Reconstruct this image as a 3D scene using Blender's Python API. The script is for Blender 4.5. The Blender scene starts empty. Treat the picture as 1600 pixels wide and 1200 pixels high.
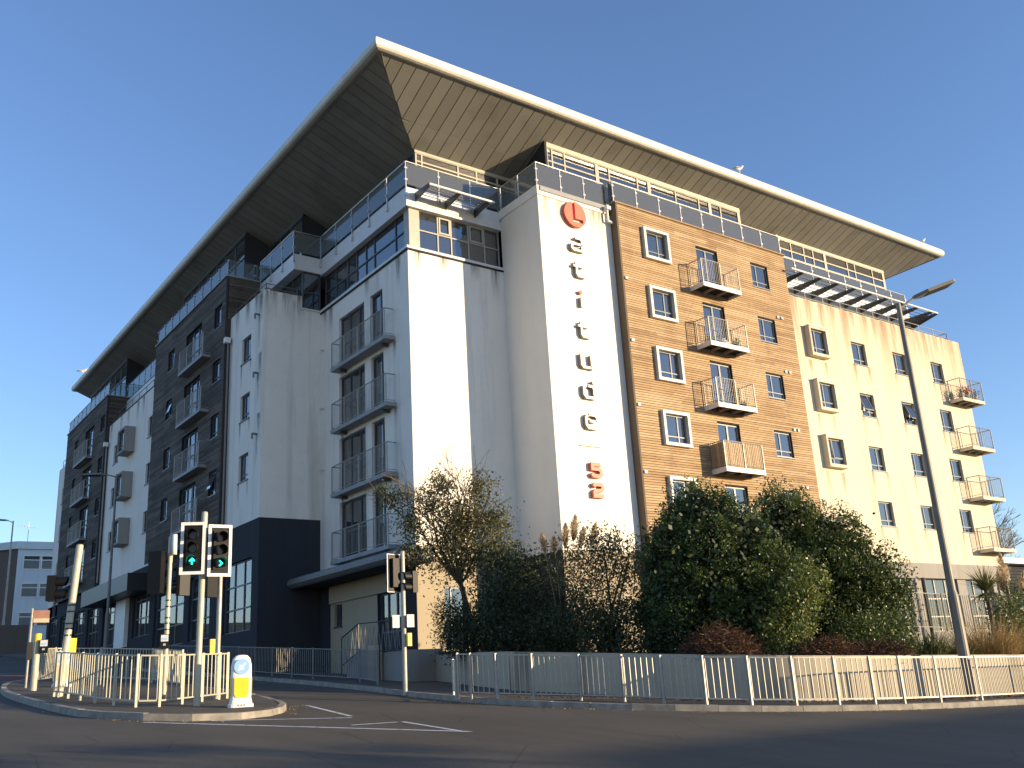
import bpy, math, random
import numpy as np
from mathutils import Vector, Matrix
random.seed(7); RNG = np.random.default_rng(7)
S = bpy.context.scene
COL = S.collection
# ------------------------------------------------------------ camera, sky, sun, exposure
def cam_matrix(yaw, pitch, roll):
    f = Vector((math.sin(yaw)*math.cos(pitch), math.cos(yaw)*math.cos(pitch), math.sin(pitch)))
    r = Vector((math.cos(yaw), -math.sin(yaw), 0)); u = r.cross(f)
    r2 = r*math.cos(roll)+u*math.sin(roll); u2 = u*math.cos(roll)-r*math.sin(roll)
    return Matrix(((r2.x, u2.x, -f.x), (r2.y, u2.y, -f.y), (r2.z, u2.z, -f.z))).to_4x4()
cam = bpy.data.objects.new('camera', bpy.data.cameras.new('camera'))
COL.objects.link(cam); S.camera = cam
cam.matrix_world = cam_matrix(math.radians(36.779), math.radians(17.208), math.radians(-3.370))
cam.data.sensor_width = 36; cam.data.lens = 1503.946/1600*36
cam.data.clip_start = .1; cam.data.clip_end = 3000
SUN_EL = math.radians(7.0); SUN_AZ = math.atan2(.61, -.79)     # azimuth clockwise from +Y
W = bpy.data.worlds.new('World'); S.world = W; W.use_nodes = True
wn = W.node_tree.nodes; bg = wn['Background']
sky = wn.new('ShaderNodeTexSky'); sky.sky_type = 'NISHITA'; sky.sun_disc = False
sky.sun_elevation = SUN_EL; sky.sun_rotation = SUN_AZ
sky.air_density = 1.0; sky.dust_density = 0; sky.ozone_density = 3.5
wb = wn.new('ShaderNodeMix'); wb.data_type = 'RGBA'; wb.blend_type = 'MULTIPLY'; wb.inputs[0].default_value = 1; wb.inputs[7].default_value = (1.16, .93, .95, 1)   # the camera's white balance
W.node_tree.links.new(sky.outputs[0], wb.inputs[6]); W.node_tree.links.new(wb.outputs[2], bg.inputs[0]); bg.inputs[1].default_value = .15
sd = bpy.data.lights.new('sun', 'SUN'); sd.energy = 3.3; sd.angle = math.radians(.55); sd.color = (1, .77, .49)
so = bpy.data.objects.new('sun', sd); COL.objects.link(so)
sv = Vector((math.sin(SUN_AZ)*math.cos(SUN_EL), math.cos(SUN_AZ)*math.cos(SUN_EL), math.sin(SUN_EL)))
so.rotation_euler = sv.to_track_quat('Z', 'Y').to_euler(); so.location = sv*80
S.view_settings.view_transform = 'Standard'; S.view_settings.look = 'None'
S.view_settings.exposure = 1.33; S.view_settings.gamma = 1
try: S.view_settings.use_curve_mapping = False
except Exception: pass
# ------------------------------------------------------------ materials
class NT:
    def __init__(s, name):
        s.m = bpy.data.materials.new(name); s.m.use_nodes = True
        s.t = s.m.node_tree; s.n = s.t.nodes; s.b = s.n['Principled BSDF']; s.out = s.n['Material Output']
    def add(s, typ, **kw):
        n = s.n.new(typ)
        for k, v in kw.items():
            if k.startswith('i_'): n.inputs[int(k[2:])].default_value = v
            else: setattr(n, k, v)
        return n
    def ln(s, a, b): s.t.links.new(a, b)
    def noise(s, scale=5, detail=4, rough=.55, vec=None, sc=None, rot=None):
        n = s.add('ShaderNodeTexNoise'); n.inputs['Scale'].default_value = scale
        n.inputs['Detail'].default_value = detail; n.inputs['Roughness'].default_value = rough
        if vec is None:
            tc = s.add('ShaderNodeTexCoord'); vec = tc.outputs['Object']
        if sc:
            mp = s.add('ShaderNodeMapping'); mp.inputs['Scale'].default_value = sc
            if rot: mp.inputs['Rotation'].default_value = rot
            s.ln(vec, mp.inputs[0]); vec = mp.outputs[0]
        s.ln(vec, n.inputs['Vector']); return n.outputs['Fac']
    def ramp(s, fac, stops):
        r = s.add('ShaderNodeValToRGB'); e = r.color_ramp.elements
        while len(e) < len(stops): e.new(.5)
        for k, (p, c) in enumerate(stops):
            e[k].position = p; e[k].color = (c[0], c[1], c[2], 1) if hasattr(c, '__len__') else (c, c, c, 1)
        s.ln(fac, r.inputs[0]); return r.outputs[0]
    def mix(s, fac, a, b, mode='MIX'):
        m = s.add('ShaderNodeMix', data_type='RGBA', blend_type=mode)
        for k, v in ((0, fac), (6, a), (7, b)):
            if hasattr(v, 'is_linked') or hasattr(v, 'links'): s.ln(v, m.inputs[k])
            else: m.inputs[k].default_value = v if k == 0 else ((v[0], v[1], v[2], 1) if hasattr(v, '__len__') else (v, v, v, 1))
        return m.outputs[2]
    def math(s, op, a, b=None):
        m = s.add('ShaderNodeMath', operation=op)
        for k, v in ((0, a), (1, b)):
            if v is None: continue
            if hasattr(v, 'links'): s.ln(v, m.inputs[k])
            else: m.inputs[k].default_value = v
        return m.outputs[0]
    def bump(s, h, strength=.3, dist=.01):
        b = s.add('ShaderNodeBump'); b.inputs['Strength'].default_value = strength; b.inputs['Distance'].default_value = dist
        s.ln(h, b.inputs['Height']); s.ln(b.outputs[0], s.b.inputs['Normal'])
    def col(s, c): s.ln(c, s.b.inputs['Base Color'])
    def set(s, rough=.6, metal=0, spec=.5):
        s.b.inputs['Roughness'].default_value = rough; s.b.inputs['Metallic'].default_value = metal
        s.b.inputs['Specular IOR Level'].default_value = spec; return s
def vary(name, c, rough=.6, metal=0, amt=.15, scale=3, bump=0, spec=.5):
    t = NT(name).set(rough, metal, spec)
    n = t.noise(scale, 5)
    a = tuple(x*(1-amt) for x in c); b = tuple(min(1, x*(1+amt)) for x in c)
    t.col(t.ramp(n, [(.3, a), (.7, b)]))
    if bump: t.bump(t.noise(scale*25, 3), bump, .004)
    return t.m
def render_mat(name, base, stain, amt=.5, top=None):
    t = NT(name).set(.9, 0, .2)
    n1 = t.noise(.6, 5); n2 = t.noise(1.0, 5, .65, sc=(1.3, 1.3, .09)); n3 = t.noise(3, 6)
    c = t.mix(t.ramp(n1, [(.35, 0), (.7, 1)]), tuple(x*.95 for x in base), base)
    c = t.mix(t.math('MULTIPLY', t.ramp(n2, [(.52, 0), (.72, 1)]), amt), c, stain)
    c = t.mix(t.math('MULTIPLY', t.ramp(n3, [(.55, 0), (.8, 1)]), .12), c, stain)
    if top:      # rain staining that runs down from the parapet
        tc = t.add('ShaderNodeTexCoord'); sp = t.add('ShaderNodeSeparateXYZ'); t.ln(tc.outputs['Object'], sp.inputs[0])
        zz = t.add('ShaderNodeMapRange'); zz.inputs[1].default_value = top[0]; zz.inputs[2].default_value = top[1]
        t.ln(sp.outputs[2], zz.inputs[0])
        st = t.ramp(t.noise(1.0, 6, .7, sc=(2.2, 2.2, .12)), [(.38, 0), (.62, 1)])
        c = t.mix(t.math('MULTIPLY', t.math('MULTIPLY', zz.outputs[0], st), top[3]), c, top[2])
    t.col(c); t.bump(t.noise(60, 3), .25, .004); return t.m
def board_mat(name, cols, rough=.8):
    t = NT(name).set(rough, 0, .25)
    a = t.add('ShaderNodeAttribute', attribute_name='rnd')
    g = t.noise(1, 6, .6, sc=(3, 3, 45)); w = t.noise(.35, 5, .6); w2 = t.noise(1.2, 5, .6, sc=(1, 1, .5))
    f = t.math('ADD', t.math('MULTIPLY', a.outputs['Fac'], .26), t.math('MULTIPLY', g, .42))
    f = t.math('ADD', f, t.math('MULTIPLY', w, .36))
    c = t.ramp(f, [(.22, cols[0]), (.5, cols[1]), (.8, cols[2])])
    c = t.mix(t.math('MULTIPLY', t.ramp(w2, [(.5, 0), (.75, 1)]), .38), c, cols[0])
    t.col(c); t.bump(g, .35, .004); return t.m
def leaf_mat(name, c0, c1, c2, rough=.5, trans=.25):
    t = NT(name).set(rough, 0, .5)
    a = t.add('ShaderNodeAttribute', attribute_name='rnd')
    c = t.ramp(a.outputs['Fac'], [(.0, c0), (.55, c1), (1, c2)]); t.col(c)
    tr = t.add('ShaderNodeBsdfTranslucent'); t.ln(c, tr.inputs[0])
    mx = t.add('ShaderNodeMixShader'); mx.inputs[0].default_value = trans
    t.ln(t.b.outputs[0], mx.inputs[1]); t.ln(tr.outputs[0], mx.inputs[2]); t.ln(mx.outputs[0], t.out.inputs[0]); return t.m
def glass_mat(name, tint, ior, rough=.01, dust=.03):
    t = NT(name)
    tr = t.add('ShaderNodeBsdfTransparent'); tr.inputs[0].default_value = (*tint, 1)
    gl = t.add('ShaderNodeBsdfGlossy'); gl.inputs['Roughness'].default_value = rough
    fr = t.add('ShaderNodeFresnel'); fr.inputs[0].default_value = ior
    n = t.noise(.5, 2); b = t.add('ShaderNodeBump'); b.inputs['Strength'].default_value = .06; b.inputs['Distance'].default_value = .02
    t.ln(n, b.inputs['Height']); t.ln(b.outputs[0], gl.inputs['Normal'])
    mx = t.add('ShaderNodeMixShader'); t.ln(fr.outputs[0], mx.inputs[0]); t.ln(tr.outputs[0], mx.inputs[1]); t.ln(gl.outputs[0], mx.inputs[2])
    df = t.add('ShaderNodeBsdfDiffuse'); df.inputs[0].default_value = (.6, .62, .6, 1); m2 = t.add('ShaderNodeMixShader'); m2.inputs[0].default_value = dust
    t.ln(mx.outputs[0], m2.inputs[1]); t.ln(df.outputs[0], m2.inputs[2])
    t.ln(m2.outputs[0], t.out.inputs[0]); return t.m
def emit_mat(name, c, s):
    t = NT(name); t.b.inputs['Base Color'].default_value = (*c, 1)
    t.b.inputs['Emission Color'].default_value = (*c, 1); t.b.inputs['Emission Strength'].default_value = s; return t.m
M = {}
M['white'] = render_mat('white_render', (.86, .82, .73), (.34, .31, .27), .42)
M['white_r'] = render_mat('cream_render', (.70, .62, .47), (.48, .36, .22), .38, top=(12.5, 17.2, (.42, .27, .17), .85))
M['white_l'] = render_mat('letter_render', (.84, .80, .71), (.60, .52, .40), .18)
M['beige'] = render_mat('beige_render', (.42, .36, .26), (.32, .27, .2), .2)
M['charcoal'] = render_mat('charcoal_render', (.040, .043, .050), (.065, .065, .068), .3)
M['concrete'] = render_mat('grey_band', (.33, .31, .28), (.22, .20, .17), .4)
M['retain'] = render_mat('painted_wall', (.47, .41, .30), (.11, .09, .055), .95)
M['wood_r'] = board_mat('golden_timber', ((.19, .115, .060), (.42, .285, .155), (.56, .42, .26)))
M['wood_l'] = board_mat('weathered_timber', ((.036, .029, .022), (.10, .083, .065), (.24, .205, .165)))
M['trim_wood'] = board_mat('timber_edge', ((.10, .075, .05), (.14, .11, .08), (.20, .16, .12)))
M['trim_dark'] = vary('dark_timber_edge', (.05, .042, .036), .8)
M['gap'] = vary('dark_batten', (.02, .017, .014), .9)
M['frame'] = vary('slate_frame', (.055, .075, .10), .4, 0, .1)
M['frame_r'] = vary('grey_window_frame', (.17, .19, .20), .4, 0, .1)
M['alu'] = vary('champagne_aluminium', (.40, .37, .30), .4, .1, .08)
M['alu_dark'] = vary('grey_aluminium', (.07, .075, .08), .45, .1, .1)
M['bay'] = vary('bay_surround', (.60, .58, .52), .5, 0, .06)
M['bay_side'] = vary('bay_surround_plain', (.58, .56, .50), .5, 0, .06)
M['fascia'] = None
M['slabw'] = vary('white_slab_edge', (.66, .66, .64), .45, 0, .06)
M['slabg'] = vary('grey_slab_edge', (.30, .30, .30), .6, 0, .12)
M['steel'] = vary('stainless_steel', (.62, .60, .56), .3, .7, .06)
M['lamp'] = vary('weathered_lamp_column', (.19, .175, .145), .55, .2, .15, 4)
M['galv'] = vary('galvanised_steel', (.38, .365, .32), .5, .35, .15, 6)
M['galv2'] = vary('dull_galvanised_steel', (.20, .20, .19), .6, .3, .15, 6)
M['black'] = vary('black_metal', (.02, .021, .023), .4)
M['blackp'] = vary('black_plastic', (.006, .006, .0065), .5, 0, .1, 3, 0, .3)
M['glass'] = glass_mat('window_glass', (.66, .72, .74), 2.9, .01, .04)
M['glass_b'] = glass_mat('balustrade_glass', (.74, .86, .88), 1.9, .01, .13)
M['dark'] = vary('dark_interior', (.035, .035, .04), .95)
M['room'] = vary('core_surface', (.16, .15, .13), .9)
M['blind'] = vary('pale_blind', (.62, .62, .60), .8, 0, .05)
M['curtain'] = vary('beige_curtain', (.42, .36, .26), .9, 0, .12)
M['red'] = vary('red_sign', (.60, .12, .06), .5, 0, .05)
M['letter_side'] = vary('brown_letter_return', (.27, .21, .165), .5, 0, .08)  # letter sides, a darker brown than the white faces
M['letter'] = vary('white_letter', (.78, .76, .72), .5, 0, .03)
M['pole'] = vary('cream_pole', (.46, .44, .33), .5, .1, .08, 8)
M['yellow'] = vary('yellow_plastic', (.85, .62, .03), .45, 0, .06)
M['whitep'] = vary('white_plastic', (.80, .80, .76), .45, 0, .05)
M['blue'] = vary('blue_sign', (.30, .52, .80), .4, 0, .04)
M['paper'] = vary('paper', (.6, .6, .58), .8, 0, .05)
M['lens_red'] = vary('red_lens', (.06, .008, .006), .15)
M['lens_amber'] = vary('amber_lens', (.07, .02, .006), .15)
M['lens_green'] = vary('green_lens', (.004, .02, .015), .15)
M['green'] = emit_mat('green_light', (.02, .95, .55), 1.4)
M['trunk'] = vary('bark', (.10, .075, .05), .9, 0, .3, 8, .5)
M['bare'] = vary('bare_branches', (.09, .075, .06), .9, 0, .2)
M['ever'] = leaf_mat('glossy_evergreen_leaf', (.042, .075, .014), (.092, .135, .028), (.19, .23, .06), .36, .28)
M['ever2'] = leaf_mat('evergreen_leaf', (.042, .072, .014), (.095, .13, .030), (.19, .22, .06), .4, .28)
M['olive'] = leaf_mat('olive_leaf', (.05, .058, .02), (.12, .12, .045), (.28, .24, .10), .5, .4)
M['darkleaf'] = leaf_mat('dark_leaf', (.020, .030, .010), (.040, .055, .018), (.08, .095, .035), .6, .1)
M['conifer'] = leaf_mat('conifer_leaf', (.012, .035, .010), (.022, .06, .014), (.05, .10, .03), .6, .1)
M['varieg'] = leaf_mat('variegated_leaf', (.06, .10, .02), (.16, .19, .04), (.36, .36, .10), .45, .25)
M['bramble'] = leaf_mat('brown_bramble', (.06, .028, .014), (.13, .065, .035), (.22, .13, .07), .9, .1)
M['gold'] = leaf_mat('dry_grass', (.22, .14, .05), (.40, .28, .11), (.58, .44, .20), .8, .35)
M['plume'] = leaf_mat('pampas_plume', (.46, .34, .18), (.64, .50, .30), (.80, .68, .46), .9, .5)
M['blade'] = leaf_mat('green_blade', (.04, .06, .02), (.10, .12, .04), (.24, .24, .09), .6, .3)
M['palm'] = leaf_mat('cordyline_leaf', (.06, .08, .025), (.16, .17, .06), (.36, .34, .14), .6, .3)
def asphalt(name, base):
    t = NT(name).set(.82, 0, .4)
    n = t.noise(.25, 6, .6); p = t.noise(1.0, 5, .6, sc=(.9, .12, 1), rot=(0, 0, .9)); g = t.noise(140, 2)
    c = t.ramp(n, [(.3, tuple(x*.8 for x in base)), (.7, tuple(x*1.25 for x in base))])
    c = t.mix(t.math('MULTIPLY', t.ramp(p, [(.46, 0), (.66, 1)]), .5), c, tuple(x*.5 for x in base))
    c = t.mix(t.ramp(g, [(.35, 0), (.7, .35)]), c, tuple(x*1.9 for x in base))
    v = t.add('ShaderNodeTexVoronoi', feature='DISTANCE_TO_EDGE'); v.inputs['Scale'].default_value = .35
    tc = t.add('ShaderNodeTexCoord'); t.ln(tc.outputs['Object'], v.inputs['Vector'])
    c = t.mix(t.ramp(v.outputs[0], [(0, .7), (.006, 0)]), c, tuple(x*.35 for x in base))
    t.col(c); t.bump(g, .5, .006); return t.m
M['road'] = asphalt('road_asphalt', (.078, .067, .050)); M['path'] = asphalt('pavement_asphalt', (.085, .074, .056))
M['buslane'] = asphalt('red_surfacing', (.16, .055, .04)); M['kerb'] = vary('kerb_concrete', (.27, .245, .20), .85, 0, .3, 4, .5)
M['soil'] = vary('garden_soil', (.06, .05, .035), .95, 0, .3, 2); M['land'] = vary('rough_grass', (.07, .08, .04), .95, 0, .3, .3)
t = NT('worn_road_paint').set(.7); n = t.noise(9, 6, .7); t.col(t.ramp(n, [(.36, .10), (.46, .66)])); M['paint'] = t.m
t = NT('roof_fascia').set(.5, 0, .4)     # pale metal gutter, algae under the lip and rain streaks
tc = t.add('ShaderNodeTexCoord'); sp = t.add('ShaderNodeSeparateXYZ'); t.ln(tc.outputs['Object'], sp.inputs[0])
mr = t.add('ShaderNodeMapRange'); mr.inputs[1].default_value = 22.97; mr.inputs[2].default_value = 22.74; t.ln(sp.outputs[2], mr.inputs[0])
st = t.noise(1, 6, .7, sc=(9, 9, .4)); f = t.math('MULTIPLY', mr.outputs[0], t.ramp(st, [(.25, .25), (.6, 1)]))
t.col(t.mix(f, t.ramp(t.noise(2, 4), [(.3, (.62, .60, .52)), (.7, (.72, .70, .62))]), (.34, .32, .23))); M['fascia'] = t.m
t = NT('soffit_panel').set(.48, 0, .5)
oi = t.add('ShaderNodeObjectInfo'); a = t.ramp(oi.outputs['Random'], [(0, (.25, .24, .21)), (1, (.30, .29, .255))])
t.col(t.mix(t.ramp(t.noise(.5, 5, .6), [(.52, 0), (.75, .55)]), a, (.12, .115, .095))); M['soffit'] = t.m
M['roof'] = vary('roof_sheet', (.25, .25, .25), .5)
M['brick'] = vary('house_brick', (.26, .14, .10), .9, 0, .2, 3)
M['slate'] = vary('slate_roof', (.08, .08, .09), .7)
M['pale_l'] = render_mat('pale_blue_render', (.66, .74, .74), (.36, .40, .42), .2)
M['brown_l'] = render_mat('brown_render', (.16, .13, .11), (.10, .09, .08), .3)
# ------------------------------------------------------------ mesh helpers
def streak_mat(name, c, amt):
    t = NT(name).set(.95, 0, .1); t.b.inputs['Base Color'].default_value = (*c, 1)
    tc = t.add('ShaderNodeTexCoord'); sp = t.add('ShaderNodeSeparateXYZ'); t.ln(tc.outputs['Generated'], sp.inputs[0])
    ge = t.add('ShaderNodeUVMap'); su = t.add('ShaderNodeSeparateXYZ'); t.ln(ge.outputs[0], su.inputs[0])
    z = t.math('POWER', su.outputs[1], 1.6); n = t.ramp(t.noise(1, 6, .7, sc=(9, 9, .8)), [(.36, 0), (.62, 1)])
    ed = t.math('MULTIPLY', t.math('MULTIPLY', su.outputs[0], t.math('SUBTRACT', 1.0, su.outputs[0])), 4.0)
    f = t.math('MULTIPLY', t.math('MULTIPLY', t.math('MULTIPLY', z, n), ed), amt)
    tr = t.add('ShaderNodeBsdfTransparent'); mx = t.add('ShaderNodeMixShader'); t.ln(f, mx.inputs[0]); t.ln(tr.outputs[0], mx.inputs[1]); t.ln(t.b.outputs[0], mx.inputs[2]); t.ln(mx.outputs[0], t.out.inputs[0]); return t.m
M['streak'] = streak_mat('dark_algae_streak', (.09, .09, .08), .85); M['streak_b'] = streak_mat('brown_rain_streak', (.38, .27, .15), .7)
class MB:
    def __init__(s): s.v = []; s.f = []; s.r = []
    def quad(s, *p, r=None):
        k = len(s.v); s.v += [tuple(q) for q in p]; s.f.append(tuple(range(k, k+len(p)))); s.r.append(random.random() if r is None else r)
    def box(s, x0, x1, y0, y1, z0, z1, r=None):
        x0, x1 = min(x0, x1), max(x0, x1); y0, y1 = min(y0, y1), max(y0, y1); z0, z1 = min(z0, z1), max(z0, z1)
        r = random.random() if r is None else r
        k = len(s.v); s.v += [(x, y, z) for z in (z0, z1) for y in (y0, y1) for x in (x0, x1)]
        for f in ((0, 2, 3, 1), (4, 5, 7, 6), (0, 1, 5, 4), (2, 6, 7, 3), (0, 4, 6, 2), (1, 3, 7, 5)):
            s.f.append(tuple(k+i for i in f)); s.r.append(r)
        return s
    def hexa(s, P, r=None):      # 8 points: bottom 4 then top 4
        r = random.random() if r is None else r
        k = len(s.v); s.v += [tuple(p) for p in P]
        for f in ((3, 2, 1, 0), (4, 5, 6, 7), (0, 1, 5, 4), (1, 2, 6, 5), (2, 3, 7, 6), (3, 0, 4, 7)):
            s.f.append(tuple(k+i for i in f)); s.r.append(r)
        return s
    def bar(s, p, q, w, h=None, r=None):
        p, q = Vector(p), Vector(q); h = h or w; d = (q-p).normalized()
        up = Vector((0, 0, 1)) if abs(d.z) < .95 else Vector((0, 1, 0))
        a = d.cross(up).normalized()*w/2; b = a.normalized().cross(d)*h/2
        s.hexa([p-a-b, p+a-b, p+a+b, p-a+b, q-a-b, q+a-b, q+a+b, q-a+b], r); return s
    def tube(s, p, q, r0, r1=None, n=8, caps=True):
        p, q = Vector(p), Vector(q); r1 = r0 if r1 is None else r1; d = (q-p).normalized()
        up = Vector((0, 0, 1)) if abs(d.z) < .95 else Vector((0, 1, 0))
        a = d.cross(up).normalized(); b = a.cross(d); k = len(s.v); rr = random.random()
        for c, r in ((p, r0), (q, r1)):
            for i in range(n):
                t = 2*math.pi*i/n; s.v.append(tuple(c+(a*math.cos(t)+b*math.sin(t))*r))
        for i in range(n):
            j = (i+1) % n; s.f.append((k+i, k+j, k+n+j, k+n+i)); s.r.append(rr)
        if caps: s.f.append(tuple(k+i for i in range(n))[::-1]); s.f.append(tuple(k+n+i for i in range(n))); s.r += [rr, rr]
        return s
    def prism(s, pts, a, b):     # polygon pts (list of 3D) moved from offset a to offset b (vectors)
        n = len(pts); k = len(s.v); a, b = Vector(a), Vector(b); rr = random.random()
        s.v += [tuple(Vector(p)+a) for p in pts]+[tuple(Vector(p)+b) for p in pts]
        s.f.append(tuple(k+i for i in range(n))[::-1]); s.f.append(tuple(k+n+i for i in range(n)))
        for i in range(n): j = (i+1) % n; s.f.append((k+i, k+j, k+n+j, k+n+i))
        s.r += [rr]*(n+2); return s
BASE = {}
def props(o, label=None, cat=None, group=None, kind=None):
    if label: o['label'] = label
    if cat: o['category'] = cat
    if group: o['group'] = group
    if kind: o['kind'] = kind
    return o
def thing(name, loc, label, cat, group=None):
    o = bpy.data.objects.new(name, None); COL.objects.link(o); o.location = loc; o.empty_display_size = .3
    BASE[o] = Vector(loc); return props(o, label, cat, group)
def mk(name, mb, mat, parent=None, base=None, smooth=False, **kw):
    b = BASE[parent] if parent is not None else Vector(base or (0, 0, 0))
    me = bpy.data.meshes.new(name)
    me.from_pydata([(x-b.x, y-b.y, z-b.z) for x, y, z in mb.v], [], mb.f)
    at = me.attributes.new('rnd', 'FLOAT', 'FACE'); at.data.foreach_set('value', mb.r)
    me.materials.append(M[mat] if isinstance(mat, str) else mat)
    if smooth: me.shade_smooth()
    o = bpy.data.objects.new(name, me); COL.objects.link(o); BASE[o] = b
    if parent is not None: o.parent = parent
    else: o.location = b
    return props(o, **kw)
def inst(src, parent, loc, name=None, rotz=0):   # a copy sharing its mesh, for alike pieces
    o = src.copy(); COL.objects.link(o); o.parent = parent; o.location = loc; o.rotation_euler = (0, 0, rotz); return o
def leaf_obj(name, P, size, mat, parent=None, base=None, asp=.5, flat=0, **kw):
    b = BASE[parent] if parent is not None else Vector(base)
    P = np.asarray(P, float); n = len(P)
    u = RNG.normal(size=(n, 3)); u[:, 2] *= (1-flat); u /= np.linalg.norm(u, axis=1)[:, None]
    w = RNG.normal(size=(n, 3)); v = np.cross(u, w); v /= np.linalg.norm(v, axis=1)[:, None]
    sz = size*RNG.uniform(.6, 1.3, n)[:, None]; P = P-np.array(b)
    V = np.stack([P-u*sz*.5, P+v*sz*asp*.5, P+u*sz*.5, P-v*sz*asp*.5], 1).reshape(-1, 3)
    me = bpy.data.meshes.new(name); me.vertices.add(4*n); me.vertices.foreach_set('co', V.ravel())
    me.loops.add(4*n); me.loops.foreach_set('vertex_index', np.arange(4*n, dtype=np.int32))
    me.polygons.add(n); me.polygons.foreach_set('loop_start', np.arange(0, 4*n, 4, dtype=np.int32))
    me.update(calc_edges=True)
    at = me.attributes.new('rnd', 'FLOAT', 'FACE'); at.data.foreach_set('value', np.clip(RNG.beta(2, 2.4, n), 0, 1).astype(np.float32))
    me.materials.append(M[mat]); o = bpy.data.objects.new(name, me); COL.objects.link(o); BASE[o] = b
    if parent is not None: o.parent = parent
    else: o.location = b
    return props(o, **kw)
def crown(blobs, n, clump=45, sig=.16, shell=(.72, 1.06)):
    vol = np.array([(b[3]*b[4]*b[5])**(2/3) for b in blobs]); vol /= vol.sum(); out = []
    for b, f in zip(blobs, vol):
        k = max(1, int(n*f/clump)); d = RNG.normal(size=(k, 3)); d /= np.linalg.norm(d, axis=1)[:, None]
        rr = RNG.uniform(shell[0], shell[1], (k, 1)); R = np.array(b[3:6])
        c = np.array(b[:3])+d*R*rr
        p = np.repeat(c, clump, 0)+RNG.normal(size=(k*clump, 3))*sig*min(R)
        out.append(p)
    return np.concatenate(out)
def lumpy(blobs, n, lump=.34, per=150):
    vol = np.array([(b[3]*b[4]*b[5])**(2/3) for b in blobs]); vol /= vol.sum(); out = []
    for b, f in zip(blobs, vol):
        k = max(3, int(n*f/per)); d = RNG.normal(size=(k, 3)); d /= np.linalg.norm(d, axis=1)[:, None]
        c = np.array(b[:3])+d*np.array(b[3:6])*RNG.uniform(.72, 1.0, (k, 1)); r = lump*RNG.uniform(.6, 1.35, (k, 1))
        q = RNG.normal(size=(k, per, 3)); q /= np.linalg.norm(q, axis=2)[:, :, None]
        q = q+d[:, None, :]*.55; p = c[:, None, :]+q*r[:, None, :]*RNG.uniform(.55, 1.05, (k, per, 1)); out.append(p.reshape(-1, 3))
    P = np.concatenate(out); return P+RNG.normal(size=P.shape)*.015
def gz(x, y, off=0): return -1.46-.025*x+.07*y+off
def gp(x, y, off=0): return Vector((x, y, gz(x, y, off)))
# ------------------------------------------------------------ ground
def sheet(name, pts, off, mat, **kw):
    mb = MB(); mb.quad(*[gp(x, y, off) for x, y in pts]); return mk(name, mb, mat, kind='structure', **kw)
sheet('ground', [(-500, -500), (600, -500), (600, 600), (-500, 600)], -.03, 'land')
sheet('road', [(-70, -60), (90, -60), (90, 140), (-70, 140)], 0, 'road')
KR = [(12.2, 120), (12.3, 60), (12.6, 44), (13.1, 37), (13.45, 32), (13.6, 29), (13.45, 26), (13.2, 23.5), (13.0, 21.2), (13.1, 19.3), (13.5, 17.9), (14.3, 16.5), (15.5, 15.1), (17.2, 13.9), (19.4, 13.05), (21.4, 12.65), (24.2, 12.45), (30, 12.3), (60, 12.2), (88, 12.2)]
sheet('bus_lane', [(1.5, 36.5), (9.0, 38.5), (9.0, 43), (1.5, 41)], .004, 'buslane')
def resample(pts, step):
    out = [Vector(pts[0])]; 
    for a, b in zip(pts, pts[1:]):
        a, b = Vector(a), Vector(b); n = max(1, round((b-a).length/step))
        for i in range(1, n+1): out.append(a.lerp(b, i/n))
    return out
def smooth2(pts, closed=False, it=2):
    P = [Vector(p) for p in pts]
    for _ in range(it):
        Q = []
        rng = range(len(P)) if closed else range(len(P)-1)
        if not closed: Q.append(P[0])
        for i in rng:
            a, b = P[i], P[(i+1) % len(P)]; Q += [a*.75+b*.25, a*.25+b*.75]
        if not closed: Q.append(P[-1])
        P = Q
    return P
def kerb(name, pts, w, side, label=None):
    pts = [Vector(p[:2]) for p in pts]
    root = bpy.data.objects.new(name, None); COL.objects.link(root); b = gp(*pts[0]); root.location = b; BASE[root] = b; root['kind'] = 'structure'
    # walk the line in 0.9 m stones
    L = [0]
    for a, c in zip(pts, pts[1:]): L.append(L[-1]+(c-a).length)
    def at(s):
        for i in range(len(pts)-1):
            if s <= L[i+1] or i == len(pts)-2: return pts[i].lerp(pts[i+1], (s-L[i])/max(1e-6, L[i+1]-L[i]))
    s = 0; k = 0
    while s < L[-1]-.3:
        e = min(L[-1], s+.91); a, c = at(s+.004), at(e-.006); d = (c-a).normalized(); nn = Vector((-d.y, d.x))*side*w
        j = random.uniform(-.008, .008); mb = MB()
        P = [gp(a.x, a.y, -.05), gp(c.x, c.y, -.05), gp((c+nn).x, (c+nn).y, -.05), gp((a+nn).x, (a+nn).y, -.05)]
        a2, c2 = a+nn*.12, c+nn*.12
        Q = [gp(a2.x, a2.y, .124+j), gp(c2.x, c2.y, .124+j), gp((c+nn).x, (c+nn).y, .126+j), gp((a+nn).x, (a+nn).y, .126+j)]
        mb.hexa(P+Q); mk('kerb_stone', mb, 'kerb', root); s = e; k += 1
    return root
ks = [p for p in KR if p[1] < 65 and p[0] < 61]
kp = smooth2([(x, y) for x, y in ks], it=2)
mb = MB(); mb.prism([gp(12.3, 120)]+[gp(p.x, p.y) for p in kp]+[gp(88, 12.2), gp(88, 120)], (.06, .06, -.3), (.06, .06, .12)); mk('pavement', mb, 'path', kind='structure')
kerb('kerb', [p for p in kp if p.y < 50 and p.x < 31], .15, 1)
ISL = [(4.5, 26.5), (4.45, 22.5), (4.55, 20.2), (5.2, 18.9), (6.4, 18.0), (7.6, 18.5), (8.6, 20.0), (9.1, 22.2), (9.4, 25), (9.5, 28.5), (9.4, 33.2), (8.9, 35.8), (7.0, 36.2), (5.6, 34.2), (4.8, 30.5)]
isl = smooth2(ISL, True, 2)
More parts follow.
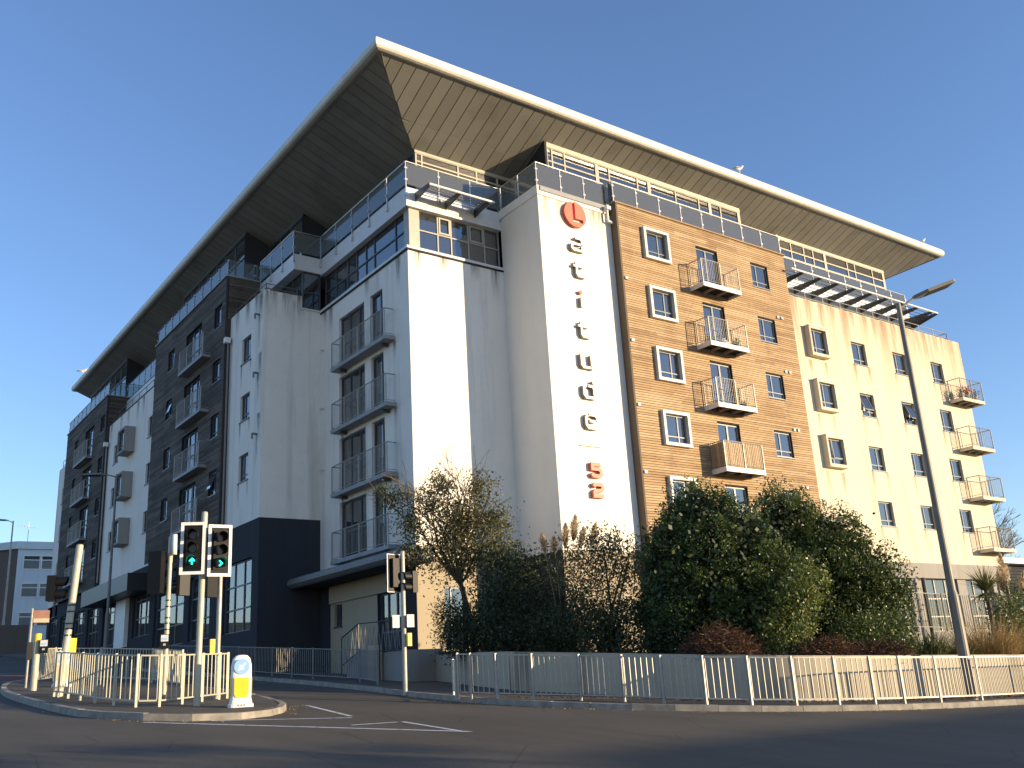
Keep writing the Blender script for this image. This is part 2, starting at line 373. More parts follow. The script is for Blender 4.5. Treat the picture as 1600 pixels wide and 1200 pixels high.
mb = MB(); mb.prism([gp(p.x, p.y) for p in isl], (0, 0, -.2), (0, 0, .12)); mk('traffic_island', mb, 'path', kind='structure')
cc = Vector((7, 27)); kerb('island_kerb', [p+(p-cc).normalized()*.13 for p in isl]+[isl[0]+(isl[0]-cc).normalized()*.13], .15, 1)
def line(pts, w=.1):
    mb = MB()
    for a, b in zip(pts, pts[1:]):
        a, b = Vector(a), Vector(b); d = (b-a).normalized(); n = Vector((-d.y, d.x))*w/2
        mb.quad(gp(*(a-n), .005), gp(*(b-n), .005), gp(*(b+n), .005), gp(*(a+n), .005))
    mk('road_marking', mb, 'paint', kind='structure')
line([(9.45, 20.9), (8.9, 17.7)]); line([(8.75, 17.35), (6.3, 18.05)]); line([(5.2, 18.35), (9.1, 13.8)], .12)
line([(9.0, 14.0), (9.1, 16.05)], .09); line([(9.0, 16.05), (8.0, 15.9)], .09)
line([(1.5, 43.3), (9.5, 45.2)], .12); line([(1.5, 35.9), (8.0, 37.6)], .12)
# ------------------------------------------------------------ apartment building
BD = thing('apartment_building', (17.46, 29.61, 0), 'white rendered and timber clad apartment block with oversailing roof at the street corner', 'building')
class Fac:            # a facade: axis 'R' = plane y=c facing -Y, 'L' = plane x=c facing -X
    def __init__(s, ax, c): s.ax = ax; s.c = c
    def p(s, u, d, z): return Vector((u, s.c-d, z)) if s.ax == 'R' else Vector((s.c-d, u, z))
    def bx(s, mb, u0, u1, d0, d1, z0, z1, r=None):
        a, b = s.p(u0, d0, z0), s.p(u1, d1, z1); mb.box(a.x, b.x, a.y, b.y, a.z, b.z, r)
def wall(F, u0, u1, z0, z1, holes, mat, name='wall', depth=.24, parent=BD, label=None):
    mb = MB(); us = sorted({u0, u1, *[h[0] for h in holes], *[h[1] for h in holes]}); zs = sorted({z0, z1, *[h[2] for h in holes], *[h[3] for h in holes]})
    for a, b in zip(us, us[1:]):
        for c, d in zip(zs, zs[1:]):
            um, zm = (a+b)/2, (c+d)/2
            if any(h[0] < um < h[1] and h[2] < zm < h[3] for h in holes): continue
            mb.quad(F.p(a, 0, c), F.p(b, 0, c), F.p(b, 0, d), F.p(a, 0, d))
    for h in holes:
        a, b, c, d = h[:4]
        for (q, w) in (((a, c), (b, c)), ((b, c), (b, d)), ((b, d), (a, d)), ((a, d), (a, c))):
            mb.quad(F.p(q[0], 0, q[1]), F.p(w[0], 0, w[1]), F.p(w[0], -depth, w[1]), F.p(q[0], -depth, q[1]))
    return mk(name, mb, mat, parent, label=label)
def window(F, u0, u1, z0, z1, fm='frame', rec=.14, mull='r', parent=BD, blind=None, sill=True, tilt=False):
    w = .055; mb = MB(); g = .002
    u0 += g; u1 -= g; z0 += g; z1 -= g; um = u0+(u1-u0)*(.36 if mull == 'l' else .64); zt = z0+(z1-z0)*.24
    for a, b, c, d in ((u0, u1, z0, z0+w), (u0, u1, z1-w, z1), (u0, u0+w, z0+w, z1-w), (u1-w, u1, z0+w, z1-w), (um-w/2, um+w/2, z0+w, z1-w)):
        F.bx(mb, a, b, -rec, -rec-.07, c, d)
    for a, b in ((u0+w, um-w/2), (um+w/2, u1-w)): F.bx(mb, a, b, -rec-.003, -rec-.067, zt-.022, zt+.022)
    wo = mk('window', mb, fm, parent)
    big = 0 if mull == 'r' else 1
    for k, (a, b) in enumerate(((u0+w, um-w/2), (um+w/2, u1-w))):
        for m, (c, d) in enumerate(((z0+w, zt-.022), (zt+.022, z1-w))):
            p = MB()
            if tilt and k == big and m == 1:      # top hung sash tilted open
                q = .16
                p.hexa([F.p(a, q, c), F.p(b, q, c), F.p(b, q-.02, c), F.p(a, q-.02, c), F.p(a, -rec-.02, d), F.p(b, -rec-.02, d), F.p(b, -rec-.04, d), F.p(a, -rec-.04, d)])
                fr = MB(); fr.bar(F.p(a, q, c), F.p(b, q, c), .04); fr.bar(F.p(a, q, c), F.p(a, -rec-.02, d), .04); fr.bar(F.p(b, q, c), F.p(b, -rec-.02, d), .04)
                mk('open_sash', fr, fm, wo)
            else: F.bx(p, a, b, -rec-.03, -rec-.045, c, d)
            mk('pane', p, 'glass', wo)
    if blind is None: blind = random.random() < .5
    if blind:
        h = random.choice((.35, .6, .95)); p = MB(); F.bx(p, u0+w, u1-w, -rec-.12, -rec-.13, z1-(z1-z0)*h, z1-w); mk('blind', p, 'blind', wo)
    if random.random() < .45 and parent is BD:
        for a, b in ((u0+w, u0+w+.2), (u1-w-.18, u1-w)):
            p = MB()
            for i in range(4):
                x0, x1 = a+(b-a)*i/4, a+(b-a)*(i+1)/4; e0, e1 = .02*(i % 2), .02*((i+1) % 2)
                p.quad(F.p(x0, -rec-.15-e0, z0+w), F.p(x1, -rec-.15-e1, z0+w), F.p(x1, -rec-.15-e1, z1-w), F.p(x0, -rec-.15-e0, z1-w))
            mk('curtain', p, 'blind', wo)
    if sill:
        p = MB(); F.bx(p, u0-.05, u1+.05, .045, -rec+.01, z0-.05, z0-.006); mk('sill', p, fm, wo)
    return wo
def glazed(F, us, zs, name='glazed_wall', fm='alu', w=.06, dep=.09, d=0, parent=BD, gl='glass', curt=0, thick=(), cm='curtain'):
    mb = MB()
    for u in us:
        ww = w*2.6 if u in thick else w
        F.bx(mb, u-ww/2, u+ww/2, d, d-dep, zs[0], zs[-1])
    for z in zs:
        for a, b in zip(us, us[1:]):
            wa = (w*2.6 if a in thick else w)/2; wb = (w*2.6 if b in thick else w)/2
            F.bx(mb, a+wa, b-wb, d-.004, d-dep+.004, z-w/2, z+w/2)
    o = mk(name, mb, fm, parent)
    for a, b in zip(us, us[1:]):
        for c, e in zip(zs, zs[1:]):
            p = MB(); F.bx(p, a+w/2, b-w/2, d-.04, d-.055, c+w/2, e-w/2); mk('pane', p, gl, o)
            if random.random() < curt:
                p = MB(); n = 7
                for i in range(n):
                    x0 = a+w/2+(b-a-w)*i/n; x1 = a+w/2+(b-a-w)*(i+1)/n; dd = .02*(i % 2)
                    p.quad(F.p(x0, d-.3-dd, c), F.p(x1, d-.32+dd, c), F.p(x1, d-.32+dd, e), F.p(x0, d-.3-dd, e))
                mk('curtain', p, cm, o)
    return o
def cladding(F, u0, u1, z0, z1, holes, mat, pitch=.1, d=.0, name='timber_cladding', parent=BD, seg=(1.2, 3.9)):
    mb = MB(); z = z0
    while z < z1-.02:
        e = min(z1, z+pitch-.02); rng = [(u0, u1)]
        for h in holes:
            if h[2] < e and h[3] > z:
                nr = []
                for a, b in rng:
                    if h[1] <= a or h[0] >= b: nr.append((a, b)); continue
                    if h[0] > a: nr.append((a, h[0]))
                    if h[1] < b: nr.append((h[1], b))
                rng = nr
        for a, b in rng:
            x = a
            while x < b-.01:
                L = random.uniform(*seg); y = b if x+L > b-.5 else x+L; j = random.uniform(0, .006)
                F.bx(mb, x, y-.004, d+.03+j, d, z, e); x = y
        z += pitch
    return mk(name, mb, mat, parent, kind='stuff')
YW = 26.66
# --- inner volumes (dark boxes added behind the glazing to block light)
for a in ((23.9, 51.6, 28.0, 44, -1, 17.0), (26.3, 36.6, 27.35, 28, -1, 19.1), (37.0, 51.6, 27.3, 28, -1, 16.9), (18.3, 26, 30.7, 46, -1, 18.9), (15.5, 26, 38.2, 77, 0, 16.9), (15.2, 26, 41.8, 52.4, 7, 19), (15.2, 26, 63.4, 73.9, 7, 19)):
    mk('light_block_core', MB().box(*a), 'dark', BD)
for a in ((20.2, 52.2, 32.2, 42, 19.1, 21.1), (25, 49.2, 29.9, 33, 19.1, 21.4), (19.6, 30, 33, 73.5, 19.1, 21.0), (17.2, 20, 44, 51.5, 19.1, 21.6), (17.2, 20, 66, 73.5, 19.1, 21.6)):
    mk('light_block_core', MB().box(*a), 'room', BD)
# --- main right-hand front: letter wall, timber, white
FL = Fac('R', 27.0); FT = Fac('R', 26.66); FW = Fac('R', YW); FC = Fac('R', 29.61)
wall(FL, 22.02, 25.95, 4.45, 18.72, [], 'white_l', label='narrow white wall carrying the vertical sign letters')
wall(FL, 22.02, 25.95, -1.5, 4.45, [], 'beige')
mb = MB(); Fx = Fac('L', 22.02); wall(Fx, 27.0, 29.61, 4.45, 18.72, [], 'white_l'); wall(Fx, 27.0, 29.61, -1.5, 4.45, [], 'charcoal')
mb = MB(); mb.box(21.97, 25.62, 26.95, 27.3, 18.72, 19.12); mb.box(21.97, 22.3, 27.3, 29.61, 18.72, 19.12); mk('parapet_coping', mb, 'white_l', BD)
rows = [18.25, 15.53, 12.80, 10.06, 7.33]
hT = []; hT += [(27.42, 28.62, z-1.10, z+.02) for z in [r_-.0 for r_ in rows]]
doors = [(30.64, 32.04, z-2.13, z) for z in rows]; wins = [(34.32, 35.52, z-1.14, z) for z in rows]
hT = [(27.38, 28.68, z-1.2, z+.05) for z in rows]+doors+wins
wall(FT, 25.92, 36.92, 4.45, 19.2, hT, 'gap', name='timber_backing')
cladding(FT, 25.99, 36.92, 4.45, 19.18, hT, 'wood_r', pitch=.105)
mb = MB(); mb.box(25.9, 25.99, 26.6, 27.0, 4.45, 19.2); mk('timber_edge', mb, 'trim_wood', BD)
mb = MB(); mb.box(25.86, 37.0, 26.58, 26.95, 19.2, 19.27); mk('parapet_coping', mb, 'wood_r', BD)
for k, z in enumerate(rows):                       # framed bay windows in the timber
    F = FT; u0, u1, zb, zt = 27.3, 28.82, z-1.33, z+.13; d = .2; t_ = .13
    mb = MB()
    for a, b, c, e in ((u0, u1, zb, zb+t_), (u0, u1, zt-t_, zt), (u0, u0+t_, zb+t_, zt-t_), (u1-t_, u1, zb+t_, zt-t_)): F.bx(mb, a, b, d, -.1, c, e)
    bay = mk('bay_window', mb, 'bay', BD)
    w_ = window(F, u0+t_, u1-t_, zb+t_, zt-t_, 'frame_r', -.02, 'r', bay, blind=False, sill=False)
    mb = MB(); F.bx(mb, u0+.3, u1-.3, -.25, -.26, z-1, z-random.choice((.05, .5))); mk('blind', mb, 'blind', BD)
for k, d_ in enumerate(doors):                     # glazed doors and projecting balconies
    u0, u1, z0, z1 = d_; um = (u0+u1)/2; mb = MB(); F = FT; w = .07
    for a, b, c, e in ((u0, u1, z1-w, z1), (u0, u1, z0, z0+w)): F.bx(mb, a, b, -.08, -.15, c, e)
    for a, b in ((u0, u0+w), (u1-w, u1), (um-w*.7, um+w*.7)): F.bx(mb, a, b, -.078, -.152, z0+w, z1-w)
    dr = mk('balcony_door', mb, 'frame_r', BD)
    for a, b in ((u0+w, um-w*.7), (um+w*.7, u1-w)):
        mb = MB(); F.bx(mb, a, b, -.11, -.125, z0+w, z1-w); mk('pane', mb, 'glass', dr)
    if k in (0, 1, 3):
        mb = MB(); F.bx(mb, u0+.1, um-.02 if k == 0 else u1-.1, -.2, -.21, z0+.1, z1-.1); mk('blind', mb, 'blind', dr)
def balcony(F, u0, u1, zf, dep=.84, th=.2, slab='slabw', rail='galv', nb=9, screen=False, label=None):
    mb = MB(); F.bx(mb, u0, u1, dep, dep-.06, zf-th, zf); F.bx(mb, u0, u0+.05, dep-.06, .03, zf-th, zf); F.bx(mb, u1-.05, u1, dep-.06, .03, zf-th, zf)
    b = mk('balcony', mb, slab, BD, label=label)
    mb = MB(); F.bx(mb, u0+.05, u1-.05, dep-.06, .03, zf-.07, zf-.01); mk('deck', mb, 'gap', b)
    mb = MB()
    for x in (u0+(u1-u0)*.33, u0+(u1-u0)*.66): F.bx(mb, x-.03, x+.03, dep-.06, .03, zf-.18, zf-.075)
    F.bx(mb, u0+.05, u1-.05, .09, .03, zf-.19, zf-.075); mk('joist', mb, 'slabg', b)
    zr = zf+1.1; P = [(u0+.03, .03), (u0+.03, dep-.03), (u1-.03, dep-.03), (u1-.03, .03)]
    mb = MB()
    for (a, c), (e, f) in zip(P, P[1:]): mb.tube(F.p(a, c, zr), F.p(e, f, zr), .022, n=6); mb.tube(F.p(a, c, zf+.1), F.p(e, f, zf+.1), .012, n=5)
    mk('handrail', mb, rail, b)
    for a, c in (P[1], P[2], ((u0+u1)/2, dep-.03), (u0+.03, .12), (u1-.03, .12)):
        mb = MB(); F.bx(mb, a-.02, a+.02, c+.02, c-.02, zf, zr-.02); mk('post', mb, rail, b)
    mb = MB()
    for (a, c), (e, f) in zip(P, P[1:]):
        L = math.hypot(e-a, f-c); n = int(L/.105)
        for i in range(1, n):
            x, y = a+(e-a)*i/n, c+(f-c)*i/n; q = F.p(x, y, 0); mb.box(q.x-.0045, q.x+.0045, q.y-.0045, q.y+.0045, zf+.1, zr)
    mk('balusters', mb, rail, b, kind='stuff')
    if screen:
        mb = MB(); n = 26
        for i in range(n):
            a = u0+.05+(u1-u0-.1)*i/n; F.bx(mb, a, a+(u1-u0-.1)/n-.01, dep-.05, dep-.065, zf+.03, zr-.05)
        for i in range(8):
            a = .05+(dep-.1)*i/8; F.bx(mb, u0+.045, u0+.06, a, a+.09, zf+.03, zr-.05)
        mk('reed_screen', mb, 'wood_r', b)
        mb = MB(); F.bx(mb, u0+.75, u0+1.5, dep-.07, dep-.075, zf+.05, zr-.1); mk('netting', mb, 'black', b)
    return b
for k, z in enumerate(rows): balcony(FT, 29.95, 32.38, z-2.13, screen=(k == 3), rail='galv', label='balcony with reed screen and netting' if k == 3 else None)
for k, (a, b, c, d) in enumerate(wins): window(FT, a, b, c, d, 'frame_r', .06, 'l', tilt=False, blind=True)
for k, z in enumerate((16.2, 13.45, 10.72, 7.98)):
    mb = MB(); FT.bx(mb, 26.05, 26.2, .1, .02, z-.5, z-.37); mk('vent_cover', mb, 'bay', BD)
for z in (15.75, 13.05, 10.25, 7.6):
    for x in (35.75, 36.05): mb = MB(); FT.bx(mb, x-.06, x+.06, .1, .02, z-.06, z+.06); mk('vent_cover', mb, 'bay', BD)
# white right part
RW = [15.51, 12.79, 10.06, 7.34]
bW = [(37.84, 38.98, z-1.22, z-.0) for z in RW[:3]]
cw = [(u, u+1.17, z-1.19, z) for u in (41.42, 45.0, 48.57) for z in RW]
wall(FW, 36.92, 52.0, 4.43, 17.15, bW+cw, 'white_r', label='cream rendered wall with rain stains below the parapet')
for i, h in enumerate(cw): window(FW, *h, 'frame_r', .12, 'l' if h[0] > 43 else 'r', tilt=i in (1, 5), blind=random.random() < .7)
for z in RW[:3]:
    mb = MB(); u0, u1, zb, zt = 37.72, 39.12, z-1.38, z+.12
    for a, b, c, e in ((u0, u1, zb, zb+.15), (u0, u1, zt-.12, zt), (u0, u0+.12, zb+.15, zt-.12), (u1-.12, u1, zb+.15, zt-.12)): FW.bx(mb, a, b, .3, -.1, c, e)
    bay = mk('bay_window', mb, 'white_r', BD); mb = MB(); FW.bx(mb, u0-.03, u1+.03, .33, 0.001, zt, zt+.05); mk('capping', mb, 'bay', bay)
    window(FW, u0+.12, u1-.12, zb+.15, zt-.12, 'frame_r', -.14, 'l', bay, blind=False, sill=False, tilt=z == RW[2])
    mb = MB(); FW.bx(mb, u0+.2, u1-.2, -.2, -.21, z-1.2, z); mk('blind', mb, 'blind', BD)
balls = []
for z in (13.4, 10.68, 7.97, 5.25): balls.append(balcony(FW, 49.72, 51.95, z, slab='white_r', th=.18, rail='galv2'))
Fe = Fac('R', 26.66)
mb = MB(); mb.quad((52, 26.66, -2), (52, 77.4, -2), (52, 77.4, 17.15), (52, 26.66, 17.15)); mk('wall', mb, 'white_r', BD)
mb = MB(); mb.box(36.92, 52.0, 26.7, 44, 17.0, 17.14); mk('terrace_floor', mb, 'roof', BD)
mb = MB(); mb.box(25.9, 52.12, 26.52, 27.2, 3.70, 4.43); mk('ground_floor_band', mb, 'concrete', BD)
hG = [(26.6, 29.2, 1.2, 3.7), (30, 33, 1.2, 3.7), (34, 37, 1.2, 3.7), (37.8, 40.6, 1.2, 3.7), (41.2, 43.0, 1.2, 3.7), (44.26, 47.1, 1.2, 3.7), (47.9, 50.5, 1.2, 3.7)]
wall(FW, 25.95, 52.05, -2.2, 3.70, hG, 'concrete')
for a, b, c, d in hG:
    n = 3; glazed(Fac('R', YW+.14), [a+(b-a)*i/n for i in range(n+1)], [c, 1.9, 2.75, d-.001], 'ground_floor_window', 'alu', .06, .08, 0, curt=.6, cm='blind')
for x in (43.55, 51.2):
    mb = MB(); mb.tube((x, 26.35, -1), (x, 26.35, 3.69), .09); mk('column', mb, 'trim_dark', BD, smooth=True)
# --- corner block (front faces -Y at 29.61, side faces -X at 17.46)
FS = Fac('L', 17.46)
wall(FC, 17.46, 22.02, 4.45, 16.36, [], 'white')
wall(FC, 17.46, 22.02, -1.5, 4.45, [(18.6, 19.5, 1.2, 3.4), (20.4, 21.4, 1.2, 3.4)], 'beige')
for a in (18.6, 20.4): window(FC, a, a+.9 if a < 20 else a+1, 1.2, 3.4, 'frame', .1, 'l')
tops = [15.46, 12.77, 10.08, 7.38]
hs = []
for z in tops: hs += [(33.28, 35.62, z-2.3, z), (31.7, 32.76, z-2.3, z)]
wall(FS, 29.61, 37.43, 4.45, 16.36, hs, 'white')
for z in tops:
    glazed(Fac('L', 17.58), [33.31, 33.95, 34.8, 35.59], [z-2.27, z-1.2, z-.03], 'sliding_door', 'frame', .07, .08, curt=.7)
    glazed(Fac('L', 17.58), [31.73, 32.05, 32.73], [z-2.27, z-.03], 'sliding_door', 'frame', .07, .08, curt=.4)
    zf = z-2.36; F = FS; mb = MB(); F.bx(mb, 30.75, 35.5, .46, .02, zf-.16, zf); b = mk('juliet_balcony', mb, 'slabg', BD)
    for y in (31.3, 34.9):
        mb = MB(); F.bx(mb, y-.06, y+.06, .3, .02, zf-.28, zf-.165); mk('bracket', mb, 'alu_dark', b)
    mb = MB(); zr = zf+1.12; P = [(30.8, .03), (30.8, .42), (35.45, .42), (35.45, .03)]
    for (a, c), (e, f) in zip(P, P[1:]): mb.tube(F.p(a, c, zr), F.p(e, f, zr), .024, n=6); mb.tube(F.p(a, c, zf+.08), F.p(e, f, zf+.08), .014, n=5)
    mk('handrail', mb, 'galv', b)
    for y in (30.8, 31.95, 33.1, 34.3, 35.45): mb = MB(); F.bx(mb, y-.025, y+.025, .44, .4, zf, zr-.02); mk('post', mb, 'galv', b)
    mb = MB(); y = 30.8
    while y < 35.4: y += .11; F.bx(mb, y-.005, y+.005, .425, .415, zf+.08, zr)
    mk('balusters', mb, 'galv', b, kind='stuff')
for y, z in ((37.1, 14.5), (37.1, 11.8), (37.1, 9.1)):
    mb = MB(); mb.tube((17.46, y, z), (17.28, y, z-.01), .045); mk('overflow_pipe', mb, 'bay', BD)
mb = MB(); mb.box(17.38, 22.02, 29.53, 29.7, 16.36, 16.47); mb.box(17.38, 17.6, 29.7, 37.43, 16.36, 16.47); mk('sill_course', mb, 'slabw', BD)
mb = MB(); mb.box(17.4, 22.0, 29.55, 37.4, 16.30, 16.40); mk('floor_slab', mb, 'dark', BD)
g = glazed(Fac('R', 29.78), [18.1, 18.98, 19.62, 20.45, 21.25, 21.98], [16.5, 17.38, 18.2], 'ribbon_window', 'alu', .055, .08, curt=.1)
for a, b in ((19.03, 19.57), (20.5, 21.2)):
    mb = MB(); F = Fac('R', 29.78)
    for q in ((a, b, 17.43, 17.5), (a, b, 18.1, 18.17), (a, a+.07, 17.5, 18.1), (b-.07, b, 17.5, 18.1)): F.bx(mb, q[0], q[1], .02, -.03, q[2], q[3])
    mk('casement', mb, 'alu', g)
mb = MB(); mb.box(17.6, 18.07, 29.7, 30.1, 16.47, 18.2); mk('corner_post', mb, 'alu', BD)
glazed(Fac('L', 17.66), [30.14, 30.9, 32.7, 33.45, 34.3, 35.15, 36.3, 37.4], [16.5, 17.38, 18.2], 'ribbon_window', 'alu_dark', .06, .08)
mb = MB(); mb.box(17.42, 22.02, 29.56, 30.0, 18.2, 18.3); mb.box(17.42, 17.8, 30.0, 37.42, 18.2, 18.3); mk('window_head', mb, 'slabw', BD)
# upper slab edge, stepping back along the street
mb = MB(); mb.box(17.46, 22.02, 29.61, 34, 18.3, 19.05); mb.box(17.46, 20, 34, 37.43, 18.3, 19.05); mb.box(16.15, 20, 37.43, 41.5, 18.3, 19.05)
mk('roof_terrace_slab', mb, 'slabw', BD)
mb = MB(); mb.box(15.7, 20, 52.6, 63.1, 18.3, 18.9); mk('roof_terrace_slab', mb, 'slabw', BD)
mb = MB(); mb.box(36.9, 49.75, 28.0, 31, 18.15, 19.05); mb.box(36.9, 49.75, 28.1, 31, 17.95, 18.15); mk('roof_terrace_slab', mb, 'slabw', BD)
for q in ((22.1, 36.9, 26.9, 31, 18.9, 19.1), (14.8, 19, 41.6, 52.6, 18.9, 19.1), (14.8, 19, 63.2, 75, 18.9, 19.1)): mk('terrace_floor', MB().box(*q), 'roof', BD)
glazed(Fac('R', 28.5), [37.0+1.05*i for i in range(13)], [17.16, 17.95], 'ribbon_window', 'alu', .07, .08, curt=0)
mk('light_block_core', MB().box(36.9, 49.7, 29.2, 31, 17.1, 17.94), 'dark', BD)  # further dark boxes added to block light behind the ribbon windows
mk('light_block_core', MB().box(18.8, 22, 30.7, 33, 16.4, 18.2), 'dark', BD)
# tower with charcoal base
FTw = Fac('L', 14.77); FTf = Fac('R', 37.43)
tw = [(38.83, 39.93, z-1.18, z) for z in (15.44, 12.76, 10.05)]
wall(FTw, 37.43, 41.45, 7.0, 17.03, tw, 'white'); [window(FTw, *h, 'frame', .1, 'r', blind=False) for h in tw]
wall(FTf, 14.77, 17.46, 7.0, 16.45, [], 'white'); wall(FTf, 14.77, 16.55, 16.45, 17.03, [], 'white')
mb = MB(); mb.box(16.5, 17.46, 37.36, 37.6, 16.40, 16.47); mk('sill_course', mb, 'slabw', BD)
mb = MB(); mb.quad((16.55, 37.43, 16.4), (16.55, 41.4, 16.4), (16.55, 41.4, 17.03), (16.55, 37.43, 17.03)); mk('wall', mb, 'white', BD)
glazed(Fac('R', 37.5), [16.62, 17.44], [16.5, 17.3, 18.28], 'ribbon_window', 'alu_dark', .06, .08)
glazed(Fac('L', 16.6), [37.6, 38.6, 39.8, 41.35], [17.03, 18.28], 'ribbon_window', 'alu_dark', .06, .08)
for z in (16.0, 13.3, 10.6):
    mb = MB(); mb.tube((14.77, 37.9, z), (14.55, 37.9, z), .05); mb.tube((14.56, 37.9, z), (14.56, 37.9, z-.22), .045); mk('overflow_pipe', mb, 'galv2', BD)
wall(FTf, 14.77, 17.46, 0, 7.0, [], 'charcoal', name='charcoal_plinth')
# street side, from the tower away: timber, white, timber, white
FA = Fac('L', 14.56); FB = Fac('L', 14.77)
def timberblock(y0, y1, rwin, lwin, dr, sl):
    H = []
    for z in (18.0, 15.28, 12.6, 9.91): H += [(rwin, rwin+1.05, z-1.07, z), (lwin, lwin+1.05, z-1.07, z), (dr, dr+2.42, z-2.15, z+.0)]
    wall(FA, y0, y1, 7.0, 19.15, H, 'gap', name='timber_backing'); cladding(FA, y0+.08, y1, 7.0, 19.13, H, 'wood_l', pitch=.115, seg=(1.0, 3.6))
    mb = MB(); mb.box(14.5, 14.8, y0, y0+.08, 7.0, 19.15); mk('timber_edge', mb, 'trim_dark', BD)
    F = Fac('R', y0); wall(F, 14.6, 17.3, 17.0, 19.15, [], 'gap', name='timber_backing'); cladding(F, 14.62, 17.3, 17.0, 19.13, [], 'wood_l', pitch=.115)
    mb = MB(); mb.box(14.46, 14.9, y0-.06, y1, 19.15, 19.22); mb.box(14.9, 17.3, y0-.06, y0+.2, 19.15, 19.22); mk('parapet_coping', mb, 'slabg', BD)
    for i, h in enumerate(H):
        if h[1]-h[0] < 2: window(FA, *h, 'frame', .07, 'r' if i % 3 else 'l', tilt=i in (4, 9) and y0 < 50, blind=False)
        else:
            glazed(Fac('L', 14.66), [h[0]+.03, h[0]+.8, h[0]+1.6, h[1]-.03], [h[2]+.03, h[2]+1.0, h[3]-.03], 'french_door', 'frame', .06, .07)
            F = FA; zf = h[2]-.02; mb = MB(); F.bx(mb, sl, sl+3.6, .46, .03, zf-.14, zf); b = mk('juliet_balcony', mb, 'slabg', BD)
            mb = MB(); zr = zf+1.1; P = [(sl+.04, .03), (sl+.04, .42), (sl+3.56, .42), (sl+3.56, .03)]
            for (a, c), (e, f) in zip(P, P[1:]): mb.tube(F.p(a, c, zr), F.p(e, f, zr), .024, n=6); mb.tube(F.p(a, c, zf+.08), F.p(e, f, zf+.08), .014, n=5)
            mk('handrail', mb, 'galv', b)
            for i2 in range(4): y = sl+.04+3.52*i2/3; mb = MB(); F.bx(mb, y-.025, y+.025, .44, .4, zf, zr-.02); mk('post', mb, 'galv', b)
            mb = MB(); y = sl+.04
            while y < sl+3.5: y += .12; F.bx(mb, y-.006, y+.006, .425, .415, zf+.08, zr)
            mk('balusters', mb, 'galv', b, kind='stuff')
timberblock(41.45, 52.66, 42.03, 49.2, 44.87, 43.42)
timberblock(63.0, 74.3, 63.43, 70.55, 66.15, 66.1)
for y in (41.38, 62.95):
    mb = MB(); mb.box(14.5, 14.72, y-.14, y-.02, 15.75, 16.0); mb.tube((14.62, y-.08, 7.2), (14.62, y-.08, 15.8), .045); mk('downpipe', mb, 'slabg' if y > 50 else 'galv2', BD)
    mb = MB(); mb.box(14.42, 14.68, y-.22, y, 15.72, 15.98); mk('hopper', mb, 'whitep', BD)
bwn = [(53.25, 54.28, z-1.17, z) for z in (15.45, 12.76, 10.06)]+[(60.5, 61.6, z-1.17, z) for z in (15.45, 12.76, 10.06)]
bb = [(57.0, 58.3, z-1.2, z) for z in (15.45, 12.76, 10.06)]
wall(FB, 52.66, 63.0, 7.0, 17.1, bwn+bb, 'white'); [window(FB, *h, 'frame', .1, 'r', blind=False) for h in bwn]
for a, b_, c, d in bb:
    mb = MB(); u0, u1, zb, zt = a-.14, b_+.14, c-.15, d+.14
    for q in ((u0, u1, zb, zb+.13), (u0, u1, zt-.13, zt), (u0, u0+.13, zb+.13, zt-.13), (u1-.13, u1, zb+.13, zt-.13)): FB.bx(mb, q[0], q[1], .6, -.1, q[2], q[3])
    bay = mk('bay_window', mb, 'concrete', BD); window(FB, u0+.13, u1-.13, zb+.13, zt-.13, 'frame', -.5, 'r', bay, blind=False, sill=False)
h = [(74.85, 75.9, z-1.17, z) for z in (15.5, 12.8, 10.05, 7.4)]
wall(FB, 74.3, 77.4, 7.0, 17.2, h, 'white'); [window(FB, *q, 'frame', .1, 'r', blind=False) for q in h]
glazed(Fac('L', 16.3), [52.7+1.45*i for i in range(8)], [17.1, 18.28], 'ribbon_window', 'alu_dark', .06, .08)
for q in ((14.9, 16.5, 52.7, 63, 16.9, 17.05), (14.9, 16.6, 37.6, 41.4, 16.85, 16.95), (14.9, 18, 74.4, 77.3, 17.0, 17.15)): mk('terrace_floor', MB().box(*q), 'roof', BD)
# charcoal ground floor with shop glazing
SH = [(38.15, 41.45, 2.6, 5.5), (43.0, 45.9, 2.6, 5.5), (46.6, 51.3, 2.6, 5.5), (52.2, 55.2, 3.4, 5.6), (55.9, 57.4, 3.4, 5.6), (58.4, 61.6, 3.3, 5.6), (62.6, 65.4, 3.4, 5.8), (66.2, 69.2, 3.6, 5.9), (70, 73, 3.8, 6.0), (73.8, 76.6, 4.0, 6.1)]
wall(FB, 37.43, 77.4, 0, 7.0, SH, 'charcoal', name='charcoal_plinth', depth=.2)
for i, (a, b_, c, d) in enumerate(SH):
    n = 3 if b_-a > 2.5 else 2
    glazed(Fac('L', 14.9), [a+.03+(b_-a-.06)*k/n for k in range(n+1)], [c+.03, c+.95, c+1.9, d-.03], 'shop_window', 'frame', .06, .08, curt=.18, cm='blind')
mb = MB(); mb.box(13.55, 14.77, 52.0, 61.8, 5.62, 6.5); mk('entrance_canopy', mb, 'black', BD)
mb = MB(); mb.box(14.55, 14.76, 55.9, 57.9, 3.0, 5.6); mk('entrance_panel', mb, 'whitep', BD)
mb = MB(); mb.quad((14.77, 77.4, 0), (52, 77.4, 0), (52, 77.4, 17.2), (14.77, 77.4, 17.2)); mb.quad((15.95, 74.45, 17), (50, 74.45, 17), (50, 74.45, 22.4), (15.95, 74.45, 22.4)); mk('rear_wall', mb, 'white', BD)
